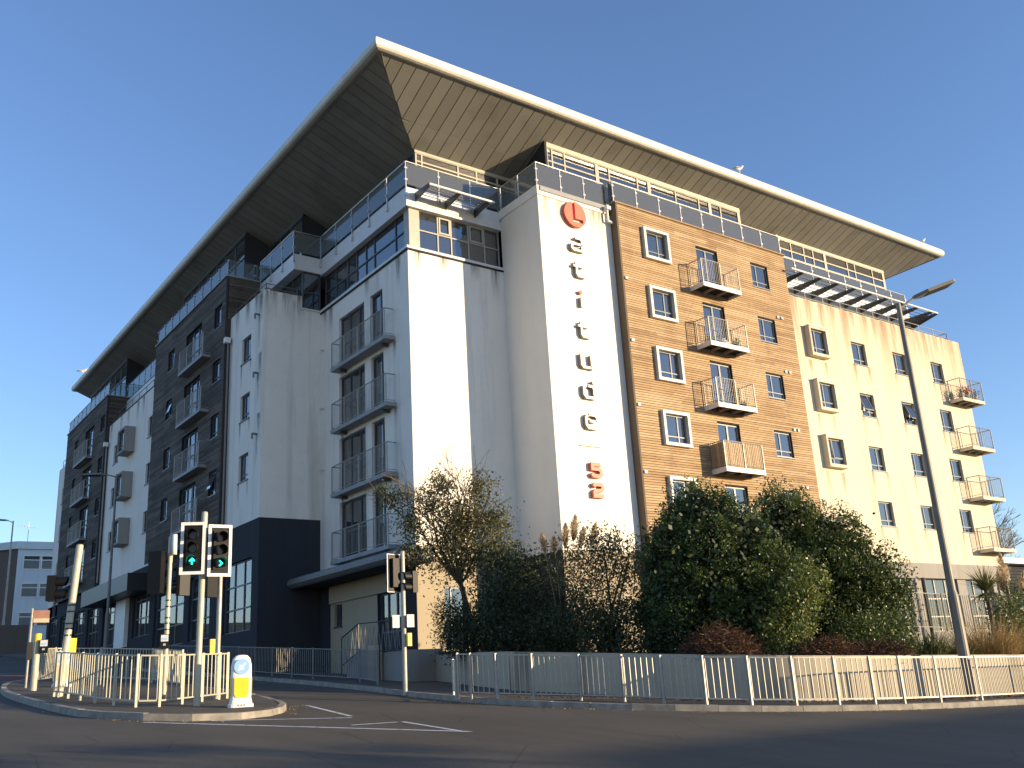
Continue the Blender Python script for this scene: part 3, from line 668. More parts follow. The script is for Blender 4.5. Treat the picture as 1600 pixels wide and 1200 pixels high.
# entrance side under the corner block
hE = [(35.42, 36.1, 2.5, 3.35), (30.6, 32.45, 1.2, 3.4)]
wall(FS, 32.5, 36.45, 0, 4.45, [hE[0]], 'beige'); wall(FS, 36.45, 37.43, 0, 4.45, [], 'charcoal'); wall(FS, 29.61, 32.5, 0, 4.45, [hE[1]], 'charcoal')
mb = MB(); FS.bx(mb, 31.0, 36.4, .1, .003, 3.42, 4.1); mk('name_board', mb, 'beige', BD)
window(FS, *hE[0], 'frame', .1, 'r'); glazed(Fac('L', 17.56), [30.63, 31.2, 31.85, 32.42], [1.23, 2.0, 3.37], 'entrance_door', 'frame', .07, .08, curt=.3, cm='blind')
mb = MB()
pr = [(0, 4.36), (.03, 4.46), (.14, 4.52), (1.46, 4.66), (1.46, 4.2), (.12, 4.16), (.0, 4.26)]
mb.prism([(16.0+a, 28.4, z) for a, z in pr], (0, 0, 0), (0, 9.02, 0)); mk('canopy', mb, 'galv2', BD)
mb = MB(); mb.box(16.12, 17.44, 28.45, 37.4, 4.1, 4.158); mk('canopy_soffit', mb, 'charcoal', BD)
# --- roof
X0, Y0, ZB = 14.92, 27.05, 22.80; XE, YE = 52.6, 75.0; K = .412
OUT = [(X0, YE), (X0, Y0), (XE, Y0), (XE, YE)]
prof = [(0, 0), (.06, .005), (.15, .04), (.215, .12), (.245, .25), (.225, .38), (.165, .47), (.07, .54), (-.06, .59), (-.25, .61)]
def offset(poly, o):
    n = len(poly); R = []
    cx = 30
    for i in range(n):
        a, b, c = Vector(poly[i-1]), Vector(poly[i]), Vector(poly[(i+1) % n])
        d1 = (b-a).normalized(); d2 = (c-b).normalized(); n1 = Vector((-d1.y, d1.x)); n2 = Vector((-d2.y, d2.x))
        m = n1+n2; m = m/max(.2, m.dot(n1)) if m.length > 1e-6 else n1
        R.append(b-m*o)
    return R
rings = [[(p.x, p.y, ZB+z) for p in offset(OUT, o)] for o, z in prof]
for i in range(len(OUT)):
    j = (i+1) % len(OUT); mb = MB()
    for r0, r1 in zip(rings, rings[1:]): mb.quad(r0[i], r0[j], r1[j], r1[i])
    mk('roof_fascia', mb, 'fascia', BD, smooth=True)
top = rings[-1]; mb = MB(); ins = offset(OUT, -5)
for i in range(len(OUT)):
    j = (i+1) % len(OUT); mb.quad(top[i], top[j], (ins[j].x, ins[j].y, 24.1), (ins[i].x, ins[i].y, 24.1))
mb.quad(*[(p.x, p.y, 24.1) for p in ins]); mk('roof_sheet', mb, 'roof', BD)
# flat lip then soffit panels, one object each
def sof(o): return ZB-.015-K*max(0, o-.12)
mb = MB(); li = offset(OUT, -.12); l0 = offset(OUT, 0)
for i in range(3):
    j = i+1 if i < 3 else 0
for i in (0, 1):
    j = i+1; mb.quad((l0[i].x, l0[i].y, ZB), (l0[j].x, l0[j].y, ZB), (li[j].x, li[j].y, ZB-.012), (li[i].x, li[i].y, ZB-.012))
mk('soffit_lip', mb, 'soffit', BD)
P_ = .57; IN = 4.7
def spanel(side, a, b, s0, s1, lift=0):   # a..b along edge, inward from s0 to end depths
    g = .017; mb = MB(); a += g; b -= g
    def pt(u, o, up):
        z = sof(o)+up
        return {'R': (X0+u, Y0+o, z), 'L': (X0+o, Y0+u, z), 'E': (XE-o, Y0+u, z)}[side]
    d0, d1 = s1
    if d0 <= s0+.02 and d1 <= s0+.02: return
    d0 = max(d0, s0+.005); d1 = max(d1, s0+.005)
    mb.hexa([pt(a, s0, 0), pt(b, s0, 0), pt(b, d1, 0), pt(a, d0, 0), pt(a, s0, .03), pt(b, s0, .03), pt(b, d1, .03), pt(a, d0, .03)])
    mk('soffit_panel', mb, 'soffit', BD)
u = 0; WR = XE-X0
while u < WR:
    e = min(u+P_, WR); lim = lambda x: min(IN, max(0, x), max(0, WR-x))
    if e < 21 or True:
        spanel('R', u, e, .13, (min(2.3, lim(u)-.012), min(2.3, lim(e)-.012)))
        if lim(u) > 2.3 or lim(e) > 2.3: spanel('R', u, e, 2.315, (lim(u)-.012, lim(e)-.012))
    u += P_
u = 0; WL = YE-Y0
while u < WL:
    e = min(u+P_, WL); spanel('L', u, e, .13, (min(IN, u)-.012, min(IN, e)-.012)); u += P_
u = 0
while u < 12:
    e = u+P_; spanel('E', u, e, .13, (min(3.3, u)-.012, min(3.3, e)-.012)); u += P_
mb = MB()   # dark void above the panel joints
def bk(o): return ZB+.085-K*o
mb.quad((X0, Y0, bk(0)), (XE, Y0, bk(0)), (XE-5, Y0+5, bk(5)), (X0+5, Y0+5, bk(5))); mb.quad((X0, Y0, bk(0)), (X0+5, Y0+5, bk(5)), (X0+5, YE, bk(5)), (X0, YE, bk(0)))
mb.quad((XE, Y0, bk(0)), (XE, 60, bk(0)), (XE-5, 60, bk(5)), (XE-5, Y0+5, bk(5)))
mk('roof_void', mb, 'gap', BD)
# --- penthouse walls under the soffit
def pwall(F, u0, u1, o, us, fm, zt=None, thick=(), tr=(), head=.25, curt=.25, z0=19.08):
    z1 = sof(o)-.0 if zt is None else zt
    mb = MB(); F.bx(mb, u0, u1, .02, -.12, z1-head, z1+.12); mk('head_frame', mb, fm, BD)
    glazed(F, us, [z0, *tr, z1-head], 'penthouse_glazing', fm, .075, .1, 0, curt=curt, thick=thick)
F1 = Fac('R', 30.45); pwall(F1, 18.4, 23.65, 3.4, [18.47, 18.75, 20.55, 21.5, 22.6, 23.6], 'alu', tr=(20.95,), head=.12, curt=.6)
Fg = Fac('R', 28.3); us = [23.72, 24.05, 24.75, 26.62, 27.35, 29.1, 29.85, 31.6, 33.2, 33.98, 34.75, 36.1]
pwall(Fg, 23.65, 36.2, 1.25, us, 'alu', thick=(23.72, 26.62, 29.85, 33.98, 36.1), tr=(21.45,), head=.22, curt=.12)
F2 = Fac('R', 29.0); us = [39.9, 41.0, 42.1, 42.9, 43.95, 46.0, 46.7, 48.4, 49.5]
pwall(F2, 39.8, 49.6, 1.95, us, 'alu', thick=(39.9, 43.95, 49.5), tr=(20.9, 21.35), head=.16, curt=.45)
pwall(Fac('R', 30.45), 36.2, 39.8, 3.4, [36.25, 37.4, 38.6, 39.75], 'alu', head=.1)
def side(F, u0, u1, z0, o0, o1, mat='charcoal'):
    mb = MB(); mb.quad(F.p(u0, 0, z0), F.p(u1, 0, z0), F.p(u1, 0, sof(o1)+.1), F.p(u0, 0, sof(o0)+.1)); mb.quad(F.p(u0, -.12, z0), F.p(u1, -.12, z0), F.p(u1, -.12, sof(o1)+.1), F.p(u0, -.12, sof(o0)+.1))
    mb.quad(F.p(u0, 0, z0), F.p(u0, -.12, z0), F.p(u0, -.12, sof(o0)+.1), F.p(u0, 0, sof(o0)+.1)); mk('side_wall', mb, mat, BD)
side(Fac('L', 23.62), 28.25, 30.5, 19.08, 1.2, 3.45); side(Fac('L', 39.78), 28.95, 30.5, 19.08, 1.9, 3.45, 'alu')
mb = MB(); mb.quad((36.2, 28.3, 19.08), (36.2, 30.45, 19.08), (36.2, 30.45, sof(3.4)), (36.2, 28.3, sof(1.25))); mk('side_wall', mb, 'alu', BD)
mb = MB(); mb.quad((49.6, 29.0, 19.08), (49.6, 34, 19.08), (49.6, 34, 21.2), (49.6, 29.0, sof(1.95))); mk('side_wall', mb, 'alu', BD)
for x, y0, y1 in ((18.4, 30.5, 38.75), (17.15, 38.75, 42.9), (15.9, 42.9, 52.6), (17.5, 52.6, 64.55), (15.95, 64.55, 74.4)):
    n = max(2, round((y1-y0)/1.35)); us = [y0+.05+(y1-y0-.1)*i/n for i in range(n+1)]
    pwall(Fac('L', x), y0, y1, x-X0, us, 'alu_dark', tr=(21.1,) if x < 18 else (), head=.14, curt=0)
for y, x0, x1 in ((38.75, 17.15, 18.45), (42.88, 15.9, 17.2), (64.5, 15.95, 17.55)): side(Fac('R', y), x0, x1, 19.08, x0-X0, x1-X0)
mb = MB(); mb.quad((15.95, 74.45, 19), (28, 74.45, 19), (28, 74.45, 21), (15.95, 74.45, 22.3)); mk('side_wall', mb, 'charcoal', BD)
# --- glass balustrades round the roof terraces
def balus(pts, z0, h=1.1, step=1.35, brk=False, rm='steel', skip=()):
    bo = None; mb = MB()
    for i, ((a, b), (c, d)) in enumerate(zip(pts, pts[1:])): mb.tube((a, b, z0+h), (c, d, z0+h), .024, n=8)
    bo = mk('balustrade', mb, rm, BD); allp = []
    for (a, b), (c, d) in zip(pts, pts[1:]):
        A, B = Vector((a, b)), Vector((c, d)); L = (B-A).length; n = max(1, round(L/step)); dd = (B-A).normalized()
        for k in range(n):
            p, q = A.lerp(B, k/n)+dd*.05, A.lerp(B, (k+1)/n)-dd*.05; nn = Vector((-dd.y, dd.x))*.006
            mb = MB(); mb.hexa([(p.x-nn.x, p.y-nn.y, z0+.08), (q.x-nn.x, q.y-nn.y, z0+.08), (q.x+nn.x, q.y+nn.y, z0+.08), (p.x+nn.x, p.y+nn.y, z0+.08), (p.x-nn.x, p.y-nn.y, z0+h-.06), (q.x-nn.x, q.y-nn.y, z0+h-.06), (q.x+nn.x, q.y+nn.y, z0+h-.06), (p.x+nn.x, p.y+nn.y, z0+h-.06)])
            mk('glass_panel', mb, 'glass_b', bo)
            allp.append(A.lerp(B, k/n))
    allp.append(Vector(pts[-1])); cl = MB()
    for p in allp:
        mb = MB(); zz = z0-.35 if brk else z0
        mb.box(p.x-.018, p.x+.018, p.y-.018, p.y+.018, zz, z0+h-.02); mk('post', mb, rm, bo)
        for z in (z0+.28, z0+.8): cl.box(p.x-.06, p.x+.06, p.y-.035, p.y+.035, z-.035, z+.035)
        if brk: cl.box(p.x-.05, p.x+.05, p.y-.05, p.y+.05, z0-.42, z0-.25)
    mk('clamps', cl, 'steel', bo, kind='stuff'); return bo
balus([(25.85, 27.07), (22.08, 27.07), (22.08, 29.58)], 19.12, 1.12, 1.15)
balus([(22.02, 29.55), (17.42, 29.55), (17.42, 37.39), (16.1, 37.39), (16.1, 41.3)], 19.05, 1.1, 1.45, True)
balus([(25.95, 27.07), (25.95, 26.74), (36.88, 26.74), (36.88, 28.0)], 19.27, 1.0, 1.37)
balus([(36.9, 28.05), (49.7, 28.05), (49.7, 31)], 19.05, 1.1, 1.42)
balus([(17.2, 41.55), (14.62, 41.55), (14.62, 52.6), (15.7, 52.6)], 19.22, .9, 1.2, rm='alu_dark')
balus([(15.72, 52.75), (15.72, 62.9)], 18.9, 1.1, 1.25, rm='alu_dark')
balus([(17.2, 63.1), (14.62, 63.1), (14.62, 74.2), (17, 74.2)], 19.22, .9, 1.2, rm='alu_dark')
def lowrail(pts, z0, h, mat='galv2'):
    mb = MB()
    for a, b in zip(pts, pts[1:]):
        A, B = Vector(a), Vector(b)
        for z in (z0+h, z0+h*.5): mb.tube((*A, z), (*B, z), .02, n=6)
        n = max(1, round((B-A).length/1.4))
        for k in range(n+1): p = A.lerp(B, k/n); mb.tube((*p, z0), (*p, z0+h), .018, n=6)
    mk('parapet_rail', mb, mat, BD)
lowrail([(37.2, 26.95), (51.4, 26.95), (51.4, 29)], 17.12, .6, 'galv'); lowrail([(14.95, 41.3), (14.95, 37.65), (16.4, 37.65)], 17.0, .42); lowrail([(14.95, 62.9), (14.95, 52.8)], 17.05, .7); lowrail([(14.95, 77.2), (14.95, 74.4)], 17.15, .7)
# --- louvred sun shades hung off the slab edges
def louvre(x0, x1, yb, yt, z, first, step, n, endplate=False):
    mb = MB(); mb.tube((x0, yt, z), (x1, yt, z), .05, n=10); root = mk('sun_shade', mb, 'slabw', BD)
    for k in range(n):
        x = first+step*k; mb = MB()
        mb.prism([(x, yb, z-.26), (x, yt, z-.07), (x, yt, z+.05), (x, yb, z+.12)], (-.035, 0, 0), (.035, 0, 0)); mk('bracket', mb, 'alu_dark', root)
    for i in range(5):
        y = yt+(yb-yt)*(i+1)/6; mb = MB(); mb.prism([(x0, y-.05, z-.01), (x0, y+.05, z+.03), (x0, y+.05, z+.045), (x0, y-.05, z+.005)], (0, 0, 0), (x1-x0, 0, 0)); mk('louvre_blade', mb, 'galv', root)
    if endplate:
        mb = MB(); mb.prism([(x1, yb+.6, z-.55), (x1, yt, z-.05), (x1, yt, z+.04), (x1, yb+.6, z+.1)], (0, 0, 0), (.06, 0, 0)); mk('end_plate', mb, 'alu_dark', root)
louvre(17.85, 20.95, 29.6, 28.5, 18.75, 17.88, 1.41, 3); louvre(36.95, 49.7, 28.0, 26.3, 18.42, 37.9, 1.41, 9, True)
# --- sign letters
def stroke(mb, F, pts, w, d0, d1, sb=None):
    sb = sb or mb
    P = [Vector(p) for p in pts]; n = len(P); L = []; R = []
    for i in range(n):
        if i == 0: d = P[1]-P[0]; nn = Vector((-d.y, d.x)).normalized()*w/2
        elif i == n-1: d = P[-1]-P[-2]; nn = Vector((-d.y, d.x)).normalized()*w/2
        else:
            a = (P[i]-P[i-1]).normalized(); b = (P[i+1]-P[i]).normalized(); n1 = Vector((-a.y, a.x)); n2 = Vector((-b.y, b.x)); m = n1+n2
            nn = m/max(.4, m.dot(n1))*w/2
        L.append(P[i]+nn); R.append(P[i]-nn)
    poly = L+R[::-1]
    for i in range(n-1):
        q = [L[i], L[i+1], R[i+1], R[i]]
        mb.quad(*[F.p(a.x, d1, a.y) for a in q])
    m = len(poly)
    for i in range(m):
        j = (i+1) % m; sb.quad(F.p(poly[i].x, d0, poly[i].y), F.p(poly[j].x, d0, poly[j].y), F.p(poly[j].x, d1, poly[j].y), F.p(poly[i].x, d1, poly[i].y))
GL = {'a': [[(-.13, .5), (.32, .5), (.45, .4), (.45, .02)], [(.45, -.12), (.45, -.5), (-.32, -.5), (-.47, -.38), (-.47, -.12), (-.34, .0), (.32, .02)]],
 't': [[(-.22, .62), (-.22, -.32), (-.1, -.5), (.4, -.5), (.42, -.3)], [(-.5, .3), (-.31, .3)], [(-.08, .3), (.34, .3)]],
 'i': [[(0, .22), (0, -.55)]],
 'u': [[(-.45, .5), (-.45, -.3), (-.3, -.48), (.3, -.48)], [(.42, .5), (.42, -.32)], [(.36, -.5), (.52, -.5)]],
 'd': [[(.42, .8), (.42, .55)], [(-.1, .38), (.25, .38), (.42, .25), (.42, -.3)], [(-.25, .38), (-.45, .22), (-.45, -.3), (-.28, -.5), (.5, -.5)]],
 'e': [[(-.2, .48), (.3, .48), (.47, .3), (.47, .05)], [(-.2, .02), (.3, .02)], [(-.32, .44), (-.47, .25), (-.47, -.3), (-.3, -.5), (.35, -.5), (.45, -.38)]],
 '5': [[(.46, .48), (-.36, .48), (-.36, .12), (.3, .1), (.46, -.06), (.46, -.32), (.3, -.48), (-.3, -.48), (-.44, -.3)]],
 '2': [[(-.44, .3), (-.3, .48), (.3, .48), (.44, .32), (.44, .12), (.3, .0), (-.26, -.06), (-.4, -.2), (-.4, -.46), (.5, -.46)]],
 '_': [[(-.9, 0), (.9, 0)]]}
def glyph(ch, x, z, s, w, mat, name='letter'):
    mb, sb = MB(), MB()
    for st in GL[ch]: stroke(mb, FL, [(x+a*s, z+b*s*.92) for a, b in st], w, .002, .17, sb)
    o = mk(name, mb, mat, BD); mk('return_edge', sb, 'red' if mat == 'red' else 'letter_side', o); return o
for ch, z in (('a', 16.84), ('t', 15.70), ('i', 14.40), ('t', 13.11), ('u', 11.82), ('d', 10.60), ('e', 9.38)): glyph(ch, 23.78, z, .58, .105, 'letter')
glyph('5', 23.8, 7.47, .50, .14, 'red', 'numeral'); glyph('2', 23.83, 6.70, .50, .14, 'red', 'numeral')
mb = MB(); stroke(mb, FL, [(23.2, 8.43), (24.28, 8.43)], .035, .002, .09); mk('sign_dash', mb, 'letter', BD)
mb = MB(); mb.tube(FL.p(23.78, .002, 14.74), FL.p(23.78, .14, 14.74), .085, n=16); mk('sign_dot', mb, 'red', BD)
# red disc with a sunken L: built from the pieces of the disc left around the letter
def disc_piece(cx, cz, R, keep, name='sign_disc'):
    mb = MB(); n = 72; d0, d1 = .002, .16; F = FL
    bx = {'vl': (-.06, .045), 'top': .66, 'hb': (-.30, -.17), 'hr': .40}
    # scan in thin columns; each column is split by the letter opening
    N = 48
    for i in range(N):
        x0 = -R+2*R*i/N; x1 = -R+2*R*(i+1)/N; xm = (x0+x1)/2; h = math.sqrt(max(0, R*R-xm*xm))
        seg = [(-h, h)]
        if -.15 < xm < .0: seg = [(-h, -.34)]
        elif .0 <= xm < .40: seg = [(-h, -.34), (-.19, h)]
        for a, b in seg:
            if b-a > .01: F.bx(mb, cx+x0, cx+x1+.0005, d1, d0, cz+a, cz+b, .5)
    return mk(name, mb, 'red', BD, label='round red emblem with a cut-out L')
disc_piece(23.82, 18.2, .57, None)
mb = MB(); mb.tube(FL.p(23.82, .0022, 18.2), FL.p(23.82, .03, 18.2), .5, n=40); mk('sign_disc_back', mb, 'letter', BD)
# rainwater hopper between letter wall and timber
mb = MB(); mb.box(25.5, 25.72, 26.7, 26.95, 18.85, 19.0); mb.tube((25.6, 26.82, 18.35), (25.6, 26.82, 18.86), .05); mb.tube((25.6, 26.82, 18.35), (25.86, 26.82, 18.3), .05); mk('rain_hopper', mb, 'whitep', BD)
# ------------------------------------------------------------ garden, retaining wall, railings
def rwall(name, pts, hts, label, th=.26):
    b = gp(*pts[0]); root = thing(name, b, label, 'wall'); mb = MB(); cp = MB()
    P = [Vector(p) for p in pts]
    def nrm(i):
        a = P[max(0, i-1)]; c = P[min(len(P)-1, i+1)]; d = (c-a).normalized(); return Vector((-d.y, d.x))
    for i in range(len(P)-1):
        n0, n1 = nrm(i)*th, nrm(i+1)*th; a, c = P[i], P[i+1]; h0, h1 = hts[i], hts[i+1]
        q = [gp(a.x, a.y, -.2), gp(c.x, c.y, -.2), gp((c+n1).x, (c+n1).y, -.2), gp((a+n0).x, (a+n0).y, -.2), gp(a.x, a.y, h0), gp(c.x, c.y, h1), gp((c+n1).x, (c+n1).y, h1), gp((a+n0).x, (a+n0).y, h0)]
        for z in (0,):
            mb.quad(q[0], q[1], q[5], q[4]); mb.quad(q[2], q[3], q[7], q[6]); mb.quad(q[4], q[5], q[6], q[7])
        if i == 0: mb.quad(q[3], q[0], q[4], q[7])
        if i == len(P)-2: mb.quad(q[1], q[2], q[6], q[5])
    mk('wall_face', mb, 'retain', root); return root
W2 = smooth2([(15.75, 21.9), (16.83, 19.1), (17.6, 16.5), (18.5, 14.85), (20.2, 14.3), (22.3, 14.05), (26.1, 13.75), (34, 13.4), (60, 13.2)], it=2)
rwall('retaining_wall', [tuple(p) for p in W2], [1.12]*len(W2), 'stained cream retaining wall curving behind the bright pedestrian railing')
rwall('retaining_wall', [(17.35, 29.5), (17.0, 27.0), (16.3, 24.2), (16.0, 22.3)], [.82, .98, 1.08, 1.12], 'shaded cream garden wall running from the block corner behind the signal pole')
mb = MB(); mb.prism([gp(x, y) for x, y in [(17.45, 29.55), (17.2, 27), (16.5, 24.2), (16.0, 21.9)]+[(p.x+.22*(p.x > 15), p.y+.2) for p in W2[1:]]+[(60, 26.6), (22.0, 27), (22, 29.6)]], (0, 0, .7), (0, 0, 1.02))
mk('garden_bed', mb, 'soil', kind='structure')
bars = {}
def guardrail(label, pts, mat='galv', h=1.0, step=2.0, sp=.125, gap0=None, group=None, base_off=.12):
    """pedestrian guard rail: posts, and between them panels of two rails and upright bars"""
    P = resample([Vector(p) for p in pts], step); b = gp(P[0].x, P[0].y, base_off)
    root = thing('guard_railing', b, label, 'railing', group)
    if mat not in bars:
        m0 = MB(); m0.box(-.007, .007, -.007, .007, 0, .80); bars[mat] = m0
    src = None
    for i, p in enumerate(P):
        mb = MB(); g = gp(p.x, p.y, base_off); mb.box(p.x-.024, p.x+.024, p.y-.024, p.y+.024, g.z-.05, g.z+h+.01); mk('post', mb, mat, root)
    for a, c in zip(P, P[1:]):
        d = (c-a).normalized(); a2, c2 = a+d*.05, c-d*.05; mb = MB()
        for z in (h-.02, .12): mb.bar(gp(a2.x, a2.y, base_off+z), gp(c2.x, c2.y, base_off+z), .027, .03)
        for q in (a2+d*.0, c2-d*.0): mb.bar(gp(q.x, q.y, base_off+.135), gp(q.x, q.y, base_off+h-.035), .016)
        mk('panel_frame', mb, mat, root)
        n = max(2, int((c2-a2).length/sp))
        for k in range(1, n):
            q = a2.lerp(c2, k/n); g = gp(q.x, q.y, base_off+.138)
            if src is None:
                m0 = bars[mat]; mm = MB(); zz = h-.175
                mm.box(g.x-.0085, g.x+.0085, g.y-.0085, g.y+.0085, g.z, g.z+zz); src = mk('bar', mm, mat, root); s0 = g
            else: inst(src, root, tuple(g-s0), rotz=0)
    return root
guardrail('bright pedestrian railing curving in front of the cream retaining wall', smooth2([(12.85, 20.0), (13.55, 18.9), (14.95, 17.2), (15.7, 15.5), (17.0, 14.15), (18.9, 13.4), (20.4, 12.95), (23.4, 12.7), (30.5, 12.6)], it=1))
guardrail('short narrow railing panel set back at the left end of the bright railing', [(12.82, 20.05), (13.2, 20.75)], h=.84, step=1)
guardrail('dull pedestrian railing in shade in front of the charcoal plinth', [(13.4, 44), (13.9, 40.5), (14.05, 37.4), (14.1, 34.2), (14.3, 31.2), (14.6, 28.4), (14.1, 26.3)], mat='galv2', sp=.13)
guardrail('front pedestrian railing on the traffic island behind the signal poles', smooth2([(8.15, 22.35), (7.0, 21.2), (5.75, 20.1), (5.3, 21.6), (5.2, 23.8), (5.05, 25.0)], it=1), mat='pole', sp=.15)
guardrail('rear pedestrian railing on the far side of the traffic island', [(8.75, 27.5), (8.9, 30.8), (8.1, 33.6), (6.7, 33.4), (5.9, 31.8)], mat='pole', sp=.15)
guardrail('dark open mesh fence between garden and ground floor windows', [(33, 23.2), (45, 22.6), (50, 22.6)], mat='black', h=1.5, sp=.14, base_off=1.9)
# ramp railing with zigzag bars beside the entrance
rr = thing('ramp_railing', (15.9, 32, 1), 'black ramp railing with looping zigzag bars beside the building entrance', 'railing')
def rp(y, z): return (15.9, y, z)
mb = MB(); top = [(32.3, 1.85), (31.0, 2.25), (27.9, 2.15)]
for a, c in zip(top, top[1:]): mb.tube(rp(*a), rp(*c), .022, n=6)
for a, c in zip(top, top[1:]): mb.tube(rp(a[0], a[1]-.95), rp(c[0], c[1]-.95), .018, n=6)
mk('handrail', mb, 'black', rr)
for y, z in ((32.3, 1.85), (31, 2.25), (29.5, 2.2), (27.9, 2.15)): mb = MB(); mb.tube(rp(y, .2), rp(y, z), .025, n=6); mk('post', mb, 'black', rr)
mb = MB(); y = 32.1; up = True; last = None
while y > 28.0:
    zt = 2.15 if y < 31 else 2.2-(y-31)*.3; z = zt-.05 if up else zt-.88; q = rp(y, z)
    if last: mb.tube(last, q, .012, n=5, caps=False)
    last = q; y -= .16; up = not up
mk('zigzag_bars', mb, 'galv2', rr)
for (x0, x1, y0, y1, z1, l) in ((15.7, 16.0, 29.5, 29.95, 1.45, 'cream rendered pier under the zigzag ramp railing'),):
    mb = MB(); mb.box(x0, x1, y0, y1, 0, z1); mk('pier', mb, 'beige', base=(x0, y0, 0), label=l, cat='pier')
mb = MB(); mb.box(16.05, 17.4, 27.95, 32.2, -.1, 1.2); mk('entrance_ramp', mb, 'concrete', kind='structure')
# ------------------------------------------------------------ street furniture
def pole_mesh(x, y, h, r, off=.12, lean=(0, 0)):
    b = gp(x, y, off); mb = MB(); mb.tube(b-Vector((0, 0, .1)), b+Vector((lean[0], lean[1], h)), r, r, n=16); return mb, b
def signal_pole(x, y, h, r, label, mat='pole', lean=(0, 0), name='signal_pole', clips=()):
    b = gp(x, y, .12); root = thing(name, b, label, 'signal pole'); mb, _ = pole_mesh(x, y, h, r, lean=lean); mk('pole', mb, mat, root, smooth=False)
    mb = MB(); t = b+Vector((lean[0], lean[1], h)); mb.tube(t, t+Vector((0, 0, .03)), r*1.05, r*.8, n=16); mk('cap', mb, mat, root)
    for z in clips:
        mb = MB(); c = b+Vector((lean[0]*z/h, lean[1]*z/h, z)); mb.tube(c, c+Vector((0, 0, .035)), r*1.07, n=16); mk('band', mb, 'black', root)
    return root, b
def signal_head(c, yaw, label, board=True, arrow=None, lit=True, n=3, s=1.0, group=None):
    """three lens head; yaw = direction it looks at"""
    root = thing('traffic_light', c, label, 'traffic light', group); c = Vector(c)
    f = Vector((math.sin(yaw), math.cos(yaw), 0)); r = Vector((-f.y, f.x, 0)); u = Vector((0, 0, 1))
    def B(mb, x0, x1, d0, d1, z0, z1):
        mb.hexa([c+r*x+f*d+u*z for z in (z0*s, z1*s) for x, d in ((x0*s, d0*s), (x1*s, d0*s), (x1*s, d1*s), (x0*s, d1*s))]); return mb
    H = .30*n/2
    mk('housing', B(MB(), -.15, .15, -.16, .02, -H, H), 'blackp', root)
    if board:
        mk('backing_board', B(MB(), -.245, .245, -.03, -.015, -H-.13, H+.13), 'blackp', root)
        mb = MB()
        for q in ((-.275, -.205, -H-.15, H+.15), (.205, .275, -H-.15, H+.15), (-.205, .205, H+.08, H+.15), (-.205, .205, -H-.15, -H-.08)): B(mb, q[0], q[1], -.013, .002, q[2], q[3])
        mk('white_border', mb, 'whitep', root)
    for k in range(n):
        z = (H-.15-.30*k)*s; o = c+u*z+f*.022*s; mb = MB(); mb.tube(o-f*.01, o+f*.006, .1*s, .095*s, n=20)
        ln = mk('lens', mb, ('lens_red', 'lens_amber', 'lens_green')[k+3-n], root)
        mb = MB(); N = 18     # visor: open cylinder, cut away underneath
        for i in range(N):
            a0 = -2.3+4.6*i/N; a1 = -2.3+4.6*(i+1)/N
            def q(a, d, rad): return o+(r*math.sin(a)+u*math.cos(a))*rad*s+f*d*s
            e0 = .27-.07*(abs(a0)/2.3)**2; e1 = .27-.07*(abs(a1)/2.3)**2
            mb.quad(q(a0, 0, .128), q(a1, 0, .128), q(a1, e1, .128), q(a0, e0, .128)); mb.quad(q(a0, 0, .108), q(a1, 0, .108), q(a1, e1, .108), q(a0, e0, .108)); mb.quad(q(a0, e0, .128), q(a1, e1, .128), q(a1, e1, .108), q(a0, e0, .108))
        mk('visor', mb, 'blackp', root)
        if k == n-1 and arrow:
            mb = MB(); o2 = o+f*.014*s
            if arrow == 'up':
                A = [(-.018, -.075), (.018, -.075), (.018, .02), (-.018, .02)]; Bq = [(0, .08), (.07, .012), (.047, -.012), (0, .035)]; Cq = [(0, .08), (0, .035), (-.047, -.012), (-.07, .012)]
                polys = [A, Bq, Cq]
            else:
                polys = [[(.075, 0), (.0, .075), (-.025, .05), (.03, 0)], [(.075, 0), (.03, 0), (-.025, -.05), (0, -.075)], [(-.07+.022*math.cos(t*math.pi/4), .022*math.sin(t*math.pi/4)) for t in range(8)]]
            for pl in polys: mb.quad(*[o2+r*a*s+u*b*s for a, b in pl])
            mk('lit_arrow', mb, 'green', ln)
    return root
def push_button(c, yaw, label):
    root = thing('push_button_unit', c, label, 'push button'); c = Vector(c); f = Vector((math.sin(yaw), math.cos(yaw), 0)); r = Vector((f.y, -f.x, 0)); u = Vector((0, 0, 1))
    def B(x0, x1, d0, d1, z0, z1): return MB().hexa([c+r*x+f*d+u*z for z in (z0, z1) for x, d in ((x0, d0), (x1, d0), (x1, d1), (x0, d1))])
    mk('box', B(-.10, .10, -.03, .06, -.17, .17), 'blackp', root); mk('instruction_plate', B(-.085, .085, .06, .066, .0, .155), 'paper', root)
    mk('blue_symbol', B(-.06, .06, .066, .069, .03, .08), 'blue', root); mk('button', B(-.03, .03, .06, .08, -.10, -.05), 'steel', root); return root
YC = math.atan2(-.32, -.95)     # towards the viewer's side of the road
signal_pole(6.77, 20.27, 3.9, .062, 'tall cream signal pole at the island nose holding two lit green arrows', lean=(.02, 0))
signal_head((6.49, 20.05, 3.03), YC+.10, 'traffic light with green straight-ahead arrow lit, left of the pole', arrow='up', s=.9)
signal_head((7.04, 19.98, 2.99), YC-.25, 'traffic light with green right-pointing arrow lit, right of the pole', arrow='right', s=.9)
p2, b2 = signal_pole(7.89, 22.31, 2.73, .055, 'second grey signal pole just behind the pair of green arrow lights', mat='galv')
signal_head((7.60, 22.3, 2.55), YC+2.4, 'dark signal head seen from behind below the green arrow boards', board=False, n=2)
mb = MB(); mb.box(7.35, 7.47, 23.6, 23.68, gz(7.4, 23.6, 1.05), gz(7.4, 23.6, 1.42)); 
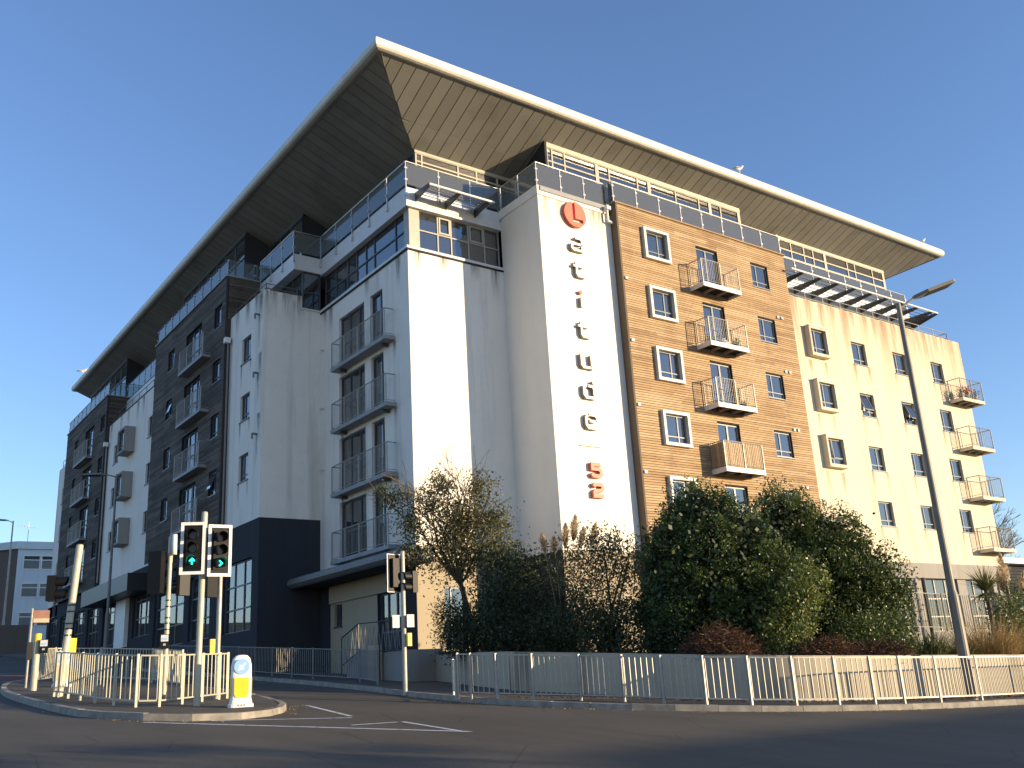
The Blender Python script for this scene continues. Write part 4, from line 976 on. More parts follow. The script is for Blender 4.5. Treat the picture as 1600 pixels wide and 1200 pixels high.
mb.v = [(x+.95, y+.4, z) for x, y, z in mb.v]; mk('push_button_unit', mb, 'yellow', base=(8.35, 24, 1), label='yellow push button box behind the tall cream signal pole', cat='push button')
signal_pole(5.17, 25.07, 3.5, .085, 'thick leaning cream pole at the left end of the island railing', lean=(.25, .2), clips=(1.35, 1.5, 1.62, 1.9, 2.05))
signal_head((4.98, 25.5, 2.78), 2.0, 'dark two-lens signal seen edge-on behind the thick leaning cream pole', board=False, n=2)
signal_pole(7.43, 24.66, 3.77, .06, 'cream signal pole with black bands and two dark signal backs', clips=(1.5, 1.65, 1.78, 2.05, 2.2))
mb = MB(); mb.tube((7.47, 24.5, gz(7.4, 24.6, 3.45)), (7.47, 24.5, gz(7.4, 24.6, 3.95)), .07, .06, n=14); mk('detector', mb, 'whitep', base=(7.47, 24.5, 3.6), label='white cylindrical detector on top of the banded signal pole', cat='detector', smooth=True)
signal_head((7.18, 24.75, 3.1), YC+math.pi+.5, 'black signal head facing away, left side of the banded pole', board=False, s=1.15)
signal_head((7.72, 24.6, 2.95), YC+math.pi-.6, 'black signal head facing away, right side of the banded pole', board=False, s=.95)
push_button((7.36, 24.55, gz(7.4, 24.6, 1.35)), YC, 'black push button unit with blue panel on the banded signal pole')
signal_pole(5.16, 28.02, 1.38, .085, 'short cream post with yellow top at the island edge', name='push_button_post')
mb = MB(); mb.tube(gp(5.16, 28.02, 1.32), gp(5.16, 28.02, 1.52), .092, n=16); mk('band', mb, 'yellow', base=gp(5.16, 28.02, 1.32), label='yellow band round the top of the short cream post', cat='band')
push_button((5.3, 27.88, gz(5.2, 28, 1.2)), YC, 'white faced push button unit on the short yellow-topped post')
signal_pole(13.15, 23.02, 3.61, .062, 'grey signal pole standing at the pavement corner in front of the garden', mat='galv')
signal_head((12.95, 23.15, 3.0), YC+math.pi-.5, 'large black signal head, left of the pole at the pavement corner', board=True, n=3, s=.85)
signal_head((13.37, 23.0, 2.75), YC+1.1, 'small black signal head, right of the pole at the pavement corner', board=False, n=2, s=.95)
for dx, l in ((-.2, 'white notice sheet tied left on the pavement corner signal pole'), (.14, 'white notice sheet tied right on the pavement corner signal pole')):
    mb = MB(); z = gz(13.1, 23, 1.73); mb.box(13.1+dx-.1, 13.1+dx+.12, 22.9-dx*.5, 22.905-dx*.5, z, z+.33); mk('notice_sheet', mb, 'paper', base=(13.1+dx, 22.9, z), label=l, cat='notice')
mb = MB(); z = gz(13.1, 23, 1.25); mb.box(13.15, 13.27, 22.82, 22.9, z, z+.33); mk('push_button_unit', mb, 'yellow', base=(13.2, 22.86, z), label='yellow push button box on the pavement corner signal pole', cat='push button')
def bollard(x, y, yaw, label, arrow=True):
    b = gp(x, y, .12); root = thing('traffic_bollard', b, label, 'bollard'); f = Vector((math.sin(yaw), math.cos(yaw), 0)); r = Vector((f.y, -f.x, 0)); u = Vector((0, 0, 1))
    sec = [(.0, .245, .20), (.06, .245, .20), (.08, .22, .17), (.2, .195, .14), (.6, .20, .135), (.8, .195, .13), (.93, .165, .11), (.985, .11, .08), (1.0, .05, .04)]
    mb = MB(); N = 20
    def pt(s_, i):
        z, a, d = s_; t = 2*math.pi*i/N; ct, st = math.cos(t), math.sin(t); e = .45
        return b+r*a*math.copysign(abs(ct)**e, ct)+f*d*math.copysign(abs(st)**e, st)+u*z
    for s0, s1 in zip(sec, sec[1:]):
        for i in range(N): mb.quad(pt(s0, i), pt(s0, i+1), pt(s1, i+1), pt(s1, i))
    mb.quad(*[pt(sec[-1], i) for i in range(N)]); body = mk('shell', mb, 'whitep', root, smooth=True)
    def slab(pts, d, mat, name):
        for sg in (1, -1):
            mb = MB(); mb.prism([b+r*x*sg+f*d*sg+u*z for x, z in pts], (0, 0, 0), f*.006*sg); mk(name, mb, mat, root)
            if name != 'yellow_panel': break
    slab([(-.14, .56), (-.14, .26), (-.10, .18), (.10, .18), (.14, .26), (.14, .56)], .143, 'yellow', 'yellow_panel')
    mb = MB(); mb.prism([b+r*.15*math.cos(t)+f*.136+u*(.77+.15*math.sin(t)) for t in [2*math.pi*i/28 for i in range(28)]], (0, 0, 0), f*.012); mk('blue_disc', mb, 'blue', root)
    mb = MB()
    dr = Vector((.707*(1), -.707)); pe = Vector((dr.y, -dr.x))
    for pl in ([(-.10, -.02), (.02, -.02), (.02, .02), (-.10, .02)], [(.0, -.065), (.105, 0), (.0, .065)]):
        mb.quad(*[b+r*(dr.x*a+pe.x*c_)+f*.1495+u*(.77+dr.y*a+pe.y*c_) for a, c_ in pl])
    mk('white_arrow', mb, 'whitep', root)
    mb = MB()
    for s_ in (-.055, 0, .055): mb.prism([b+r*(s_+a)+f*.2+u*(c_) for a, c_ in ((-.015, .03), (.015, .03), (.015, .055), (-.015, .055))], (0, 0, 0), f*.004)
    mk('maker_marks', mb, 'brick', root)
    # side panels are yellow too
    for sg in (1, -1):
        mb = MB(); mb.prism([b+r*.197*sg+f*x+u*z for x, z in ((-.09, .56), (-.09, .2), (.09, .2), (.09, .56))], (0, 0, 0), r*.008*sg); mk('side_panel', mb, 'yellow', root)
bollard(7.35, 19.4, YC-.05, 'white keep-left bollard with yellow panel and blue arrow disc on the island nose')
bollard(6.15, 29.6, YC-.1, 'white and yellow bollard seen through the railing beside the leaning pole')
mb = MB(); z = gz(5.7, 27.5, 1.0); mb.box(5.62, 5.78, 26.5, 26.6, z, z+.35); mk('push_button_unit', mb, 'yellow', base=(5.7, 26.5, z), label='yellow box right of the thick leaning cream pole', cat='push button')
# bus stop flag
root = thing('bus_stop', gp(5.24, 29.5, 0), 'thin grey bus stop pole with red flag sign left of the island', 'bus stop')
b = gp(5.24, 29.5); mk('pole', MB().tube(b, b+Vector((0, 0, 2.2)), .03, n=10), 'galv', root)
mb = MB(); mb.box(5.28, 5.68, 29.49, 29.51, b.z+1.9, b.z+2.15); mk('sign_plate', mb, 'brick', root); mb = MB(); mb.box(5.28, 5.68, 29.475, 29.488, b.z+1.82, b.z+1.93); mk('sign_strip', mb, 'curtain', root)
mb = MB(); mb.box(5.17, 5.31, 29.38, 29.44, b.z+.85, b.z+1.3); mk('timetable_case', mb, 'blackp', root)
def street_lamp(x, y, h, label, arm=1.2, yaw=0, r0=.105, r1=.06, off=.12, tilt=.25, lean=0, mat='galv', lower=2.4):
    b = gp(x, y, off); root = thing('street_lamp', b, label, 'street lamp'); mb = MB(); L = Vector((lean, 0, 0))
    mb.tube(b-Vector((0, 0, .1)), b+Vector((0, 0, lower)), r0*1.35, r0*1.3, n=16); mb.tube(b+Vector((0, 0, lower)), b+Vector((0, 0, lower+.15)), r0*1.3, r0, n=16); mb.tube(b+Vector((0, 0, lower+.15)), b+Vector((0, 0, h))+L, r0, r1, n=16); mk('column', mb, mat, root, smooth=False)
    t = b+Vector((0, 0, h))+L; d = Vector((math.sin(yaw), math.cos(yaw), 0)); k = d*math.cos(tilt)+Vector((0, 0, math.sin(tilt))); s_ = Vector((d.y, -d.x, 0)); n_ = s_.cross(k)
    mb = MB(); mb.tube(t-Vector((0, 0, .15)), t+k*arm*.45, .035, .03, n=10); mk('arm', mb, mat, root)
    a = t+k*arm*.4; mb = MB()
    pr = [(0, -.06), (0, .06), (.18, .15), (.34, .24), (arm*.92, .24), (arm*.96, .21), (arm*.96, -.21), (arm*.92, -.24), (.34, -.24), (.18, -.15)]
    mb.prism([a+k*p+s_*q for p, q in pr], n_*-.035, n_*.05); mk('lamp_head', mb, mat, root)
    mb = MB(); mb.prism([a+k*p+s_*q for p, q in [(.4, -.2), (.4, .2), (arm*.88, .2), (arm*.88, -.2)]], n_*-.036*1.2, n_*-.0355); mk('lens', mb, 'blackp', root); return root
street_lamp(23.0, 13.2, 10.15, 'tall grey street lamp with flat head rising behind the bright railing', arm=1.25, yaw=math.radians(122), tilt=.33, mat='lamp', r0=.1, r1=.065)
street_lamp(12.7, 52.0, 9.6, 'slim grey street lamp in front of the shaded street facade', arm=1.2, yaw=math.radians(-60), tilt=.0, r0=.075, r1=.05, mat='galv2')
street_lamp(14.2, 92, 11.0, 'distant slim street lamp beside the pale blue building', arm=1.0, yaw=math.radians(-100), tilt=0, r0=.09, r1=.06, mat='galv')

# ------------------------------------------------------------ neighbouring buildings
nb = thing('neighbour_building', (17.4, 108, 6), 'pale blue flat-roofed block with white windows at the far left', 'building')
c0 = Vector((17.3, 107.5)); u1 = Vector((1, -.06)).normalized(); v1 = Vector((-.62, .78)).normalized()
def nbp(a, b, z): q = c0+u1*a+v1*b; return (q.x, q.y, z)
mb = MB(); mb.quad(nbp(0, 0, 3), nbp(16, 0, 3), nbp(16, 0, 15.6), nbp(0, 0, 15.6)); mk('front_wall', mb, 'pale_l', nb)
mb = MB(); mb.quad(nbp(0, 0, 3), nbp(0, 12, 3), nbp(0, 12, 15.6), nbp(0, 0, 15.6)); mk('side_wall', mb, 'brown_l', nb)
mb = MB(); mb.prism([nbp(-.4, -.3, 15.6), nbp(16, -.3, 15.6), nbp(16, 12, 15.6), nbp(-.4, 12.3, 15.6)], (0, 0, 0), (0, 0, .75)); mk('roof_edge', mb, 'pale_l', nb)
for z in (8.0, 10.85, 13.6):
    for a in (.55, 2.2, 6.2, 7.8):
        mb = MB(); P = [Vector(nbp(a, -.02, z)), Vector(nbp(a+1.5, -.02, z)), Vector(nbp(a+1.5, -.02, z+1.35)), Vector(nbp(a, -.02, z+1.35))]
        for i in range(4): mb.bar(P[i], P[(i+1) % 4], .1)
        mb.bar((P[0]*.32+P[3]*.68), (P[1]*.32+P[2]*.68), .09); w_ = mk('window', mb, 'whitep', nb)
        mb = MB(); mb.quad(*P); mk('pane', mb, 'glass', w_); mb = MB(); mb.quad(*[q+Vector((0, .12, 0)) for q in P]); mk('room', mb, 'dark', w_)
mb = MB(); q = Vector(nbp(3.0, 3, 16.3)); mb.tube(q, q+Vector((0, 0, 2.4)), .03, n=5); mb.bar(q+Vector((-1.0, 0, 2.0)), q+Vector((.8, 0, 1.8)), .03)
for i in range(6): mb.bar(q+Vector((-1+.3*i, -.3, 2.0-.03*i)), q+Vector((-1+.3*i, .3, 2.0-.03*i)), .02)
mk('aerial', mb, 'galv', base=q, label='thin television aerial on the pale blue block', cat='aerial')
mb = MB(); mb.box(2, 15.5, 88, 88.6, 3.5, gz(9, 88, 2.2)); mk('garden_wall', mb, 'brown_l', base=(8, 88, 4), label='low dark wall across the far end of the street', cat='wall')
mb = MB(); mb.quad((5, 118, 5), (14.6, 124, 5), (14.6, 124, 16), (5, 118, 16)); mb.quad((5, 118, 16), (14.6, 124, 16), (14.6, 134, 16), (5, 134, 16)); mb.quad((14.6,124,5),(14.6,134,5),(14.6,134,16),(14.6,124,16)); mb.quad((5,118,5),(5,134,5),(5,134,16),(5,118,16))
mk('white_house', mb, 'white', base=(10, 120, 6), label='sliver of a white house at the extreme left edge', cat='building')
hs_ = thing('slatted_building', (60, 32, 0), 'dark slatted building with white eaves behind the right end of the block', 'building')
mb = MB(); mb.box(58.5, 80, 33, 46, -2, 5.6); mk('wall', mb, 'gap', hs_)
for i in range(24): mb = MB(); mb.box(58.4, 80, 32.93, 32.99, .6+i*.21, .6+i*.21+.16); mk('slat', mb, 'charcoal', hs_)
mb = MB(); mb.box(57.8, 80.5, 32.2, 47, 5.6, 5.95); mk('eaves', mb, 'slabw', hs_)
# houses and trees across the road whose shadows lie over the carriageway
th_ = thing('terraced_houses', (50, -26, -4), 'row of brick houses across the road behind the viewer', 'building')
mb = MB(); mb.box(35.3, 78, -31, -22.6, -8, 2.0); mk('wall', mb, 'brick', th_)
mb = MB(); mb.prism([(35.0, -31.6, 2.0), (35.0, -22.0, 2.0), (35.0, -22.0, 2.15), (35.0, -24.2, 4.45), (35.0, -29.0, 4.45), (35.0, -31.6, 2.15)], (0, 0, 0), (43, 0, 0)); mk('roof', mb, 'slate', th_)
for i in range(10):
    mb = MB(); mb.box(37+4*i, 38.3+4*i, -22.62, -22.52, -.9, .5); w_ = mk('window', mb, 'whitep', th_)
    mb = MB(); mb.box(37.08+4*i, 38.22+4*i, -22.52, -22.50, -.82, .42); mk('pane', mb, 'dark', w_)
# ------------------------------------------------------------ trees and planting
def limb(mb, p, d, L, r, depth, spread=.55, fork=3, n=5, grav=.0, minr=.004):
    p = Vector(p); d = Vector(d).normalized(); q = p
    seg = 3
    for i in range(seg):
        d2 = (d+Vector((random.gauss(0, .1), random.gauss(0, .1), random.gauss(0, .06)+grav))).normalized(); q2 = q+d2*L/seg
        mb.tube(q, q2, r*(1-.25*i/seg), r*(1-.25*(i+1)/seg), n=n, caps=False); q = q2; d = d2
        if depth > 0 and i < seg-1 and random.random() < .6:
            s = (d+Vector((random.gauss(0, spread), random.gauss(0, spread), random.gauss(0, spread*.6)+.1))).normalized(); limb(mb, q, s, L*.6, max(minr, r*.45), depth-1, spread, fork, max(3, n-1), grav, minr)
    if depth > 0:
        for _ in range(fork):
            s = (d+Vector((random.gauss(0, spread), random.gauss(0, spread), random.gauss(0, spread*.5)))).normalized(); limb(mb, q, s, L*.72, max(minr, r*.6), depth-1, spread, fork, max(3, n-1), grav, minr)
def gd(x, y): return gz(x, y, 1.02)
# 1 airy tree by the corner
def airy():
    x, y = 17.35, 25.9; z = gd(x, y); t = thing('garden_tree', (x, y, z), 'airy small-leaved tree with reddish trunk in front of the sunlit corner wall', 'tree')
    mb = MB(); random.seed(3)
    mb.tube((x, y, z-.2), (x-.15, y+.1, z+1.2), .13, .10, n=8); mb.tube((x-.15, y+.1, z+1.2), (x-.35, y+.2, z+2.2), .10, .07, n=8)
    o = Vector((x-.35, y+.2, z+2.1))
    tips = [(-2.0, 1.1, 4.0), (-1.5, .9, 3.0), (-.4, .3, 4.4), (.6, -.5, 4.2), (-1.4, .9, 1.9), (1.1, -.7, 3.0), (1.3, -.9, 1.7), (-.9, .5, 3.7), (.2, 0, 3.2)]
    for dx, dy, dz in tips: limb(mb, o, (dx, dy, dz*1.0), math.sqrt(dx*dx+dy*dy+dz*dz)*.42, .045, 3, .4, 2, 5)
    mk('trunk', mb, 'trunk', t)
    bl = [(x-.35+dx*.85, y+.2+dy*.85, z+1.6+dz*.85, .62, .62, .55) for dx, dy, dz in tips]+[(x-.6, y+.4, z+3.2, 1.2, 1.0, 1.2), (x+.4, y-.3, z+3.0, 1.2, 1.1, 1.0), (x-.2, y, z+4.2, 1.3, 1.2, 1.0)]
    leaf_obj('crown', crown(bl, 17000, 20, .26, (.1, 1.12)), .115, 'olive', t, asp=.42)
airy()
def bush(name, label, cat, blobs, n, size, mat, clump=40, sig=.16, asp=.5, stems=True, shell=(.72, 1.05), core=None, lump=None):
    bx, by = blobs[0][0], blobs[0][1]; z = gd(bx, by); t = thing(name, (bx, by, z), label, cat)
    if stems:
        mb = MB()
        for _ in range(7):
            b_ = random.choice(blobs); mb.tube((bx+random.gauss(0, .15), by+random.gauss(0, .15), z-.1), (b_[0]+random.gauss(0, .3), b_[1]+random.gauss(0, .3), b_[2]), .05, .02, n=5, caps=False)
        mk('stems', mb, 'trunk', t)
    leaf_obj('crown', lumpy(blobs, n, lump) if lump else crown(blobs, n, clump, sig, shell), size, mat, t, asp=asp)
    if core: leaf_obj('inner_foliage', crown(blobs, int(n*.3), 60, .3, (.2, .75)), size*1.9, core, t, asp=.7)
    return t
Z = gd
# big glossy evergreens
def B(cx, cy, dz, r, rz=None): return (cx, cy, Z(cx, cy)+dz, r, r, rz or r)
bush('evergreen_tree', 'large glossy evergreen with rounded top, left one of the two big trees', 'tree',
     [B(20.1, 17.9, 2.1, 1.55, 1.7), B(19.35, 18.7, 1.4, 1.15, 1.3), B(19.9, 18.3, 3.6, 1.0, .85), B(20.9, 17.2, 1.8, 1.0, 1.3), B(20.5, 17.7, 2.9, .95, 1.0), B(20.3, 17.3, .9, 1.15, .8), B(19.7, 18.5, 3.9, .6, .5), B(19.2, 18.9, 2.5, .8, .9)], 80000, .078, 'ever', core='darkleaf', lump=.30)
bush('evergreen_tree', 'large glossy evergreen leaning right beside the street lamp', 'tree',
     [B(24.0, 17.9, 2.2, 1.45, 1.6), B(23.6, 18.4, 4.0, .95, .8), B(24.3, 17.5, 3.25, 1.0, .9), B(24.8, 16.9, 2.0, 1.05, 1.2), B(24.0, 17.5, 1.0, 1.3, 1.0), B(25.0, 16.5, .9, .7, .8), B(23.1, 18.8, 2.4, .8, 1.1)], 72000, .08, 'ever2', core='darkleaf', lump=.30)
bush('conifer', 'narrow dark green conifer left of the big evergreens', 'conifer', [B(19.1, 19.2, .8, .8, .9), B(19.1, 19.2, 1.8, .62, .9), B(19.15, 19.15, 2.7, .42, .8), B(19.15, 19.1, 3.35, .22, .45)], 15000, .10, 'conifer', 30, .2, asp=.3)
bush('dark_shrub', 'dense dark shrub in the shade of the corner', 'shrub', [B(17.7, 24.3, 1.3, 1.15, 1.2), B(18.3, 23.6, 1.6, 1.1, 1.3), B(17.2, 24.0, .8, 1.0, .8), B(18.6, 22.9, .9, 1.1, .9), B(17.9, 24.6, 2.4, .85, .8)], 24000, .10, 'darkleaf', 40, .2)
bush('olive_shrub', 'grey-green olive-like shrub with pale sunlit top', 'shrub', [B(18.6, 21.0, 1.5, 1.0, 1.1), B(18.2, 21.4, 2.5, .8, .8), B(19.1, 20.5, 2.5, .85, .75), B(18.6, 20.9, 3.0, .7, .5), B(18.4, 20.6, .7, 1.0, .7)], 11000, .10, 'olive', 22, .3, asp=.4, shell=(.3, 1.15))
bush('low_shrub', 'low dark shrub filling the bed under the olive-like shrub', 'shrub', [B(17.9, 21.2, .6, .9, .7), B(18.6, 19.9, .6, .9, .7), B(17.6, 22.4, .6, .8, .7), B(18.9, 18.5, .5, .8, .6)], 14000, .085, 'darkleaf', 30, .22)
bush('juniper', 'small spiky dark juniper at the foot of the block corner', 'shrub', [B(16.9, 25.9, .6, .75, .7), B(16.6, 26.2, 1.1, .45, .6), B(17.1, 25.4, 1.0, .5, .5), B(16.7, 25.2, .3, .8, .5)], 9000, .12, 'darkleaf', 25, .3, asp=.25)
bush('variegated_shrub', 'yellow-green variegated shrub between the two big evergreens', 'shrub', [B(20.35, 15.9, 1.2, .55, .8), B(20.7, 15.6, 1.8, .45, .5), B(20.0, 16.0, .6, .6, .5)], 6500, .085, 'varieg', 25, .25)
bush('low_evergreen', 'low bright evergreen shrub at the foot of the right big tree', 'shrub', [B(22.4, 15.6, .5, .65, .6), B(23.2, 15.3, .5, .6, .6)], 6000, .08, 'ever2', 25, .22)
def blades(name, label, cat, x, y, n, L, w, mat, rad=.3, droop=.5, up=1.0, group=None, z=None, parent=None, aim=None):
    z = gd(x, y) if z is None else z; mb = MB()
    for _ in range(n):
        a = random.uniform(0, 2*math.pi); rr = rad*math.sqrt(random.random()); p = Vector((x+rr*math.cos(a), y+rr*math.sin(a), z))
        a = random.uniform(0, 2*math.pi) if random.random() < .5 else a; d = Vector((math.cos(a)*random.uniform(.1, 1), math.sin(a)*random.uniform(.1, 1), up*random.uniform(.6, 1.3))).normalized()
        l = L*random.uniform(.5, 1.1); s_ = Vector((-math.sin(a), math.cos(a), 0))*w/2; pts = [p]; k = 4; rv = random.random()
        for i in range(k): d = (d+Vector((0, 0, -droop/k))).normalized(); pts.append(pts[-1]+d*l/k)
        for i in range(k):
            w0 = 1-(i/k)**2; w1 = 1-((i+1)/k)**2; mb.quad(pts[i]-s_*w0, pts[i]+s_*w0, pts[i+1]+s_*w1, pts[i+1]-s_*w1, r=rv)
    if parent is not None: return mk(name, mb, mat, parent)
    return mk(name, mb, mat, base=(x, y, z), label=label, cat=cat, group=group)
def bramble(x, y, rx, ry, h, n, label):
    mb = MB(); z = gd(x, y)
    for _ in range(n):
        a = random.uniform(0, 6.28); q = math.sqrt(random.random()); p = Vector((x+rx*q*math.cos(a), y+ry*q*math.sin(a), z+h*random.uniform(.0, 1)*(1-q*q*.8))); d = Vector((random.gauss(0, 1), random.gauss(0, 1), random.gauss(0, .6))).normalized(); r = random.random(); s_ = Vector((0, 0, .006))
        for i in range(4):
            d = (d+Vector((random.gauss(0, .35), random.gauss(0, .35), random.gauss(0, .3)))).normalized(); e = p+d*.09; mb.quad(p-s_, e-s_, e+s_, p+s_, r=r); t_ = Vector((.006, .004, 0)); mb.quad(p-t_, e-t_, e+t_, p+t_, r=r); p = e
    mk('bramble_heap', mb, 'bramble', base=(x, y, z), label=label, cat='brambles')
bramble(18.55, 16.9, .9, .9, .75, 3200, 'rounded heap of brown dead brambles on the retaining wall'); bramble(20.4, 15.15, 1.0, .5, .45, 2400, 'low spread of brown dead stems below the variegated shrub'); bramble(22.0, 14.75, 1.0, .45, .4, 1800, 'thin brown dead growth under the right big evergreen')
blades('strappy_plant', 'green strappy-leaved clump left of the street lamp base', 'plant', 24.6, 15.2, 420, .95, .03, 'blade', .5, .9)
blades('strappy_plant', 'arching green clump touching the street lamp', 'plant', 25.6, 14.9, 300, .8, .03, 'blade', .4, 1.2)
blades('grass_clump', 'golden dry ornamental grass right of the street lamp', 'grass', 27.2, 14.9, 1500, 1.5, .012, 'gold', .75, 1.0)
blades('grass_clump', 'straw-coloured dry grass drooping over the wall, right of the golden clump', 'grass', 29.2, 14.7, 900, 1.1, .012, 'gold', .6, 1.2)
bush('far_right_shrub', 'dark leafy shrub at the right edge behind the wall', 'shrub', [B(31.2, 15.9, .8, .8, .9), B(32.4, 16.2, 1.2, .9, 1.1)], 6000, .1, 'ever2', 25, .25)
pt_ = thing('cordyline_palm', (30.0, 16.1, gd(30, 16.1)), 'spiky cordyline palm on a thin trunk near the right edge', 'palm')
zt = 1.95; mb = MB(); mb.tube((30, 16.1, gd(30, 16.1)-.1), (30.02, 16.1, zt), .08, .07, n=8); mk('trunk', mb, 'trunk', pt_)
blades('leaves', None, None, 30.0, 16.1, 130, .95, .05, 'palm', .05, .55, up=.75, z=zt-.05, parent=pt_); blades('lower_leaves', None, None, 30.0, 16.1, 60, .85, .05, 'palm', .05, 1.1, up=.1, z=zt-.12, parent=pt_)
def pampas(x, y, tips, label, L=.75, leaves=True):
    z = gd(x, y); t = thing('pampas_grass', (x, y, z), label, 'pampas grass')
    if leaves: blades('leaves', None, None, x, y, 350, 1.7, .018, 'blade', .3, .9, parent=t)
    for dx, dy, h, ln in tips:
        mb = MB(); a = Vector((x, y, z)); b_ = Vector((x+dx, y+dy, z+h)); mb.tube(a, b_, .012, .008, n=4); mk('stem', mb, 'gold', t)
        mb = MB(); d = (b_-a).normalized()
        for _ in range(800):
            s_ = random.random(); c_ = b_+d*ln*(s_-.15); rad = ln*.22*math.sin(math.pi*min(1, s_*.93+.07))**.8; a2 = random.uniform(0, 6.28); o = Vector((math.cos(a2), math.sin(a2), 0))*rad*random.random()
            e = c_+o+d*.09+o*.3; q = Vector((random.gauss(0, .008), random.gauss(0, .008), .004)); mb.quad(c_+o*.4-q, c_+o*.4+q, e+q*.4, e-q*.4)
        mk('plume', mb, 'plume', t)
pampas(18.1, 22.4, [(-.35, .2, 3.0, .55), (-.05, .1, 2.95, .5), (.2, -.1, 3.15, .7), (.42, -.25, 3.35, .75), (.55, -.4, 3.1, .6), (.8, -.6, 3.2, .6)], 'tall pampas grass with feathery plumes before the letter wall')
pampas(32.0, 16.4, [(-.1, 0, 2.35, 1.0), (.45, -.2, 1.95, .8), (.2, .3, 2.1, .7)], 'pampas grass with thick brown plumes at the right edge')
def baretree(x, y, h, label, z=None, r=.22, depth=5, name='bare_tree', group=None, sp=.45, minr=.012):
    z = gz(x, y) if z is None else z; t = thing(name, (x, y, z), label, 'tree', group); mb = MB(); limb(mb, (x, y, z), (0, 0, 1), h*.30, r, depth, sp, 3, 6, .03, minr); mk('trunk_and_branches', mb, 'bare', t)
random.seed(11)
for x, y, h, l in ((80, 47, 11.5, 'bare winter tree behind the lowest end balcony'), (86, 46, 12.5, 'bare winter tree at the extreme right edge'), (83, 56, 12, 'bare winter tree seen between the other two at the right')):
    baretree(x, y, h, l, z=2.5, depth=5)
for x, y, h, l in ((44, -40, 9.0, 'bare street tree across the road near the brick houses'), (15, -34, 10, 'bare street tree across the road, further along'), (19, -21, 8.5, 'small bare street tree across the road'), (9, -30, 9, 'bare street tree at the far end of the opposite pavement')):
    baretree(x, y, h, l, r=.2, depth=4, minr=.03)
# ------------------------------------------------------------ small things
def gull(p, s, label):
    p = Vector(p); t = thing('seagull', p, label, 'bird'); mb = MB()
    mb.tube(p+Vector((-.18, 0, .12))*s, p+Vector((.02, 0, .16))*s, .02*s, .075*s, n=8); mb.tube(p+Vector((.02, 0, .16))*s, p+Vector((.16, 0, .24))*s, .075*s, .04*s, n=8); mb.tube(p+Vector((.16, 0, .24))*s, p+Vector((.22, 0, .33))*s, .04*s, .04*s, n=8); mk('body', mb, 'whitep', t, smooth=True)
    mb = MB(); mb.tube(p+Vector((.22, 0, .33))*s, p+Vector((.30, 0, .32))*s, .02*s, .006*s, n=5); mk('beak', mb, 'yellow', t)
    mb = MB(); mb.bar(p, p+Vector((0, .02, .12))*s, .012*s); mb.bar(p+Vector((.05, 0, 0))*s, p+Vector((.05, .02, .12))*s, .012*s); mk('legs', mb, 'yellow', t)
    mb = MB(); mb.prism([p+Vector(q)*s for q in ((-.3, -.07, .12), (.05, -.08, .15), (.05, -.08, .21), (-.1, -.07, .2))], (0, 0, 0), (0, .15*s, 0)); mk('wings', mb, 'slabg', t)
gull((34.9, 26.95, 23.38), 1.3, 'white seagull standing halfway along the roof edge'); gull((51.0, 26.95, 23.36), .9, 'small white gull near the right tip of the roof'); gull((14.8, 72.2, 23.36), 1.5, 'white gull near the far left tip of the roof')
def pot(x, y, z, label, mat='brick', leaf='bramble', s=1):
    t = thing('flower_pot', (x, y, z), label, 'plant pot'); mb = MB(); mb.tube((x, y, z), (x, y, z+.25*s), .1*s, .14*s, n=12); mk('pot', mb, mat, t)
    leaf_obj('plant', np.array([x, y, z+.36*s])+RNG.normal(size=(180, 3))*.1*s, .09, leaf, t)
for i, (x, m, l) in enumerate(((50.05, 'bramble', 'left plant pot on the topmost end balcony'), (50.6, 'ever', 'middle plant pot on the topmost end balcony'), (51.4, 'ever2', 'right plant pot on the topmost end balcony'))): pot(x, 26.05, 13.4, l, 'slabg', m, 1.2)
mb = MB(); mb.tube((50.45, 25.98, 13.75), (50.75, 25.98, 13.95), .13, .13, n=10); mk('red_bundle', mb, 'red', base=(50.5, 26, 13.7), label='red bundle on the topmost end balcony', cat='bundle')
pot(32.0, 26.2, 13.40, 'dark pot at the right end of the second timber balcony', 'black', 'ever', .9); pot(32.0, 26.2, 10.68, 'small dark pot at the right end of the third timber balcony', 'black', 'ever', .6)
mb = MB(); mb.tube((31.1, 26.1, 13.42), (31.1, 26.1, 13.75), .3, .05, n=14); mk('folded_cover', mb, 'whitep', base=(31.1, 26.1, 13.4), label='white cone-shaped cover on the second timber balcony', cat='cover')

# leafy street trees across the road: their layered crowns throw the streaks of shade on the carriageway
def leafy(x, y, lay, label):
    z = gz(x, y); t = thing('street_tree', (x, y, z), label, 'tree'); mb = MB(); top = max(q[0] for q in lay); mb.tube((x, y, z-.2), (x, y, top), .14, .05, n=8)
    for (zz, dx, r, rz) in lay: mb.tube((x, y, zz-.9), (x+dx, y, zz), .05, .02, n=5)
    mk('trunk', mb, 'trunk', t); leaf_obj('crown', crown([(x+dx, y+random.uniform(-.4, .4), zz, r, r, rz) for zz, dx, r, rz in lay], 5200, 40, .25, (.2, 1.05)), .17, 'ever2', t)
leafy(31.2, -20.6, [(4.15, 0, 1.5, .22), (4.75, -.7, 1.1, .2), (3.3, .6, 1.7, .3)], 'small layered evergreen street tree beside the brick houses')
leafy(28.0, -20.9, [(4.9, .3, 1.5, .2), (3.9, -.3, 1.6, .26), (5.5, 0, .9, .2)], 'second layered evergreen street tree from the brick houses')
leafy(24.2, -21.2, [(4.3, 0, 1.6, .26), (5.2, .5, 1.2, .2), (3.3, -.5, 1.5, .3)], 'third layered evergreen street tree from the brick houses')
leafy(35.0, -19.0, [(3.3, 0, 1.4, .2), (2.6, .5, 1.6, .25)], 'low evergreen in front of the end brick house')

